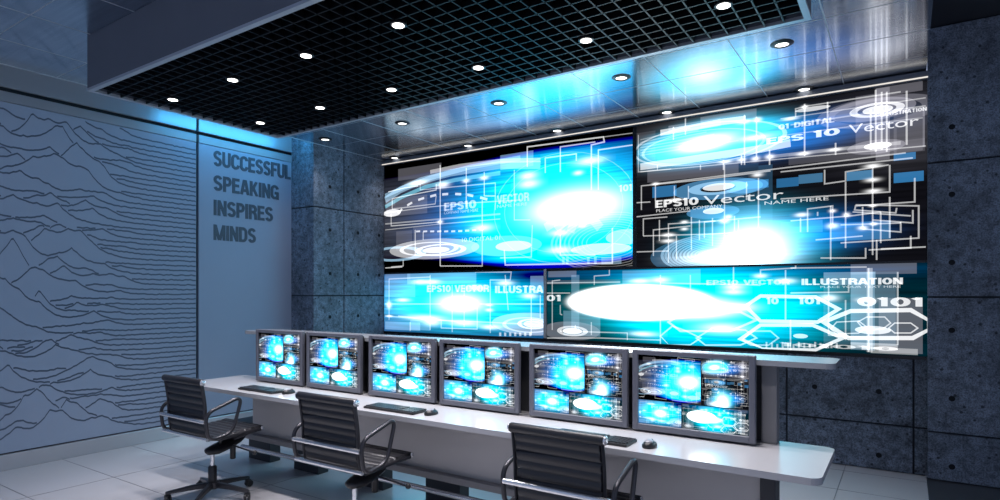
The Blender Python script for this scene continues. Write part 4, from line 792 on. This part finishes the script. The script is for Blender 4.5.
# ------------------------------------------------------------------ chairs
HY = -.05
def make_chair():
    t = thing('office_chair', '', 'office chair', (0, 0, 0), 0, 'chairs in front of the desk')
    prof_s = fillet([(0, .195, .500), (0, .02, .492), (0, -.15, .482), (0, -.222, .505)], .08, 8)
    prof_b = fillet([(0, -.222, .505), (0, -.236, .60), (0, -.238, .72), (0, -.264, .888)], .10, 8)
    def resample(p, step):
        out = [p[0]]; d = 0
        for a, b in zip(p, p[1:]):
            L = (b - a).length; s = 0
            while d + (L - s) >= step:
                s += step - d; d = 0; out.append(a.lerp(b, s / L))
            d += L - s
        return out
    def sling(name, p, rib, up):
        p = resample(p, .006); n = len(p); bm = bmesh.new(); W = .228
        A, B = [], []
        for i in range(n):
            tt = (p[min(i + 1, n - 1)] - p[max(i - 1, 0)]).normalized()
            nn = Vector((0, -tt.z, tt.y)) * up
            s = i * .006
            h = .0045 + .0095 * abs(math.sin(PI * s / rib)) ** .4
            A.append(p[i] + nn * h); B.append(p[i] - nn * h)
        xs = [-W, -W + .008, W - .008, W]; sc = [.25, 1, 1, .25]
        rows = []
        for i in range(n):
            mid = (A[i] + B[i]) / 2
            top = [bm.verts.new((x, *(mid + (A[i] - mid) * k)[1:])) for x, k in zip(xs, sc)]
            bot = [bm.verts.new((x, *(mid + (B[i] - mid) * k)[1:])) for x, k in zip(xs, sc)]
            rows.append(top + bot[::-1])
        for a, b in zip(rows, rows[1:]):
            for k in range(8): bm.faces.new([a[k], a[(k + 1) % 8], b[(k + 1) % 8], b[k]])
        bm.faces.new(rows[0][::-1]); bm.faces.new(rows[-1])
        bmesh.ops.recalc_face_normals(bm, faces=bm.faces)
        return obj(name, bm, M['leather'], t, True)
    sling('seat', prof_s, .046, 1); sling('backrest', prof_b, .046, 1)
    def roll(name, c, r, W):
        bm = bmesh.new(); lathe(bm, [(r * .9, -W), (r, -W + .004), (r, W - .004), (r * .9, W)], 18, c, axis='x')
        o = obj(name, bm, M['leather'], t, True)
        for s in (-1, 1):
            bm = bmesh.new(); lathe(bm, [(r * .86, 0), (r * .86, .007), (r * .5, .010)] if s > 0 else [(r * .5, -.010), (r * .86, -.007), (r * .86, 0)], 18, (c[0] + s * W, c[1], c[2]), axis='x')
            e = obj('end_cap', bm, M['chrome'], o, True); e['label'] = 'chrome end cap'
    roll('head_roll', (0, -.270, .888), .024, .246); roll('front_roll', (0, .200, .497), .016, .236)
    for s in (-1, 1):
        bm = bmesh.new()
        path = [(s * .236, .19, .488)] + [(s * .236, q.y, q.z - .006) for q in prof_s[2:]] + [(s * .236, q.y - .006, q.z) for q in prof_b[1:]]
        tube(bm, path, .007, 8, ry=.013); obj('side_rail', bm, M['frame'], t, True)
        bm = bmesh.new(); x = s * .290
        loop = fillet([(x, -.278, .680), (x, .000, .768), (x, -.075, .520), (x, -.255, .488)], .07, 7, closed=True)
        tube(bm, loop, .0125, 10, closed=True); obj('armrest', bm, M['frame'], t, True)
        bm = bmesh.new(); tube(bm, fillet([(s * .07, -.03, .405), (s * .20, -.11, .462), (s * .236, -.13, .475)], .03), .011, 8); obj('seat_bracket', bm, M['frame'], t, True); bm = bmesh.new(); tube(bm, fillet([(s * .07, .08, .415), (s * .20, .13, .470), (s * .236, .15, .484)], .03), .011, 8)
        obj('seat_bracket', bm, M['frame'], t, True)
    for z, y, r in ((.622, -.274, .014), (.500, -.258, .012)):
        bm = bmesh.new(); tube(bm, [(-.285, y, z), (.285, y, z)], r, 12); c = obj('crossbar', bm, M['chrome'], t, True); c['label'] = 'chrome bar across the back'
    # mechanism
    bm = bmesh.new()
    L = []
    for i, (yy, w, h0, h1) in enumerate(((-.125, .02, .335, .355), (-.11, .050, .318, .368), (-.05, .074, .312, .385), (.04, .080, .335, .408), (.12, .066, .362, .418), (.17, .035, .385, .422), (.185, .012, .398, .42))):
        ring = []
        for k in range(14):
            a = 2 * PI * k / 14
            ring.append(bm.verts.new((w * math.cos(a), yy + .025, (h0 + h1) / 2 + (h1 - h0) / 2 * math.sin(a))))
        L.append(ring)
    for a, b in zip(L, L[1:]):
        for k in range(14): bm.faces.new([a[k], a[(k + 1) % 14], b[(k + 1) % 14], b[k]])
    bm.faces.new(L[0][::-1]); bm.faces.new(L[-1]); bmesh.ops.recalc_face_normals(bm, faces=bm.faces)
    obj('tilt_mechanism', bm, M['plastic'], t, True)
    bm = bmesh.new(); tube(bm, [(.05, .06, .375), (.30, .085, .345)], .006, 8); lv_ = obj('tilt_lever', bm, M['frame'], t, True)
    bm = bmesh.new(); bmesh.ops.create_uvsphere(bm, u_segments=12, v_segments=8, radius=.017, matrix=Matrix.Translation((.31, .086, .344))); obj('knob', bm, M['plastic'], lv_, True)
    bm = bmesh.new(); lathe(bm, [(.018, .255), (.021, .26), (.021, .345)], 14, (.02, .10, 0)); obj('tension_knob', bm, M['plastic'], t, True)
    bm = bmesh.new(); lathe(bm, [(.015, .20), (.015, .335)], 16, (0, HY, 0)); c = obj('gas_column', bm, M['chrome'], t, True); c['label'] = 'chrome gas column'
    bm = bmesh.new(); lathe(bm, [(.030, .075), (.030, .225), (.024, .235)], 18, (0, HY, 0)); obj('column_sleeve', bm, M['plastic'], t, True)
    bm = bmesh.new(); lathe(bm, [(.046, .070), (.050, .080), (.046, .118), (.034, .125)], 20, (0, HY, 0))
    for k in range(5):
        a = RIG(20 + 72 * k); c, s = math.cos(a), math.sin(a)
        P = [(.03, .098, .021, .020), (.16, .088, .018, .015), (.285, .072, .014, .011), (.305, .068, .010, .009)]
        rings = []
        for r, z, w, h in P:
            rings.append([bm.verts.new((c * r - s * u * w, HY + s * r + c * u * w, z + v * h)) for u, v in ((-1, -1), (1, -1), (1, .5), (.55, 1), (-.55, 1), (-1, .5))])
        for A, B in zip(rings, rings[1:]):
            for q in range(6): bm.faces.new([A[q], A[(q + 1) % 6], B[(q + 1) % 6], B[q]])
        bm.faces.new(rings[0][::-1]); bm.faces.new(rings[-1])
    bmesh.ops.recalc_face_normals(bm, faces=bm.faces)
    obj('star_base', bm, M['frame'], t, True)
    for k in range(5):
        a = RIG(20 + 72 * k); bm = bmesh.new()
        for off in (-.013, .013):
            lathe(bm, [(.016, -.009), (.026, -.006), (.026, .006), (.016, .009)], 16, (off, -.012, .026), axis='x')
        box(bm, -.021, .021, -.022, .012, .032, .058, 0, .006, 2); tube(bm, [(0, 0, .05), (0, 0, .075)], .006, 8)
        c = obj('caster', bm, M['plastic'], t, True)
        c.location = (.292 * math.cos(a), HY + .292 * math.sin(a), 0); c.rotation_euler = (0, 0, a + .5 + k)
    return t
ch = make_chair()
for i, (x, y, lb) in enumerate(((-4.235, 2.60, 'black ribbed office chair at the left desk end, leftmost and farthest'), (-2.785, 2.64, 'black ribbed office chair in the middle, with a gleaming chrome back bar'),
                                (-1.315, 2.69, 'black ribbed office chair nearest the viewer, cut off by the lower edge'))):
    c = ch if i == 0 else copy_tree(ch)
    c.location = (x, y, .0005); c['label'] = lb
    if i == 2: c.scale = (.975, .975, .975)

# ------------------------------------------------------------------ light and camera
w = bpy.data.worlds.new('room_ambient'); scene.world = w; w.use_nodes = True
bg = w.node_tree.nodes['Background']; bg.inputs[0].default_value = (.34, .42, .63, 1); bg.inputs[1].default_value = .85

cam = bpy.data.cameras.new('camera'); co = bpy.data.objects.new('camera', cam); COL.objects.link(co)
cam.sensor_width = 36; cam.lens = 36 * 608.3 / 1000
cam.shift_y = (293.3 - 250) / 1000
cam.clip_start = .05
co.location = (0, 0, 1.5); co.rotation_euler = (RIG(90), 0, RIG(33.65))
scene.camera = co
scene.view_settings.view_transform = 'Standard'; scene.view_settings.look = 'None'
scene.view_settings.gamma = 1; scene.view_settings.use_curve_mapping = False
scene.view_settings.exposure = 0
scene.cycles.transparent_max_bounces = 32
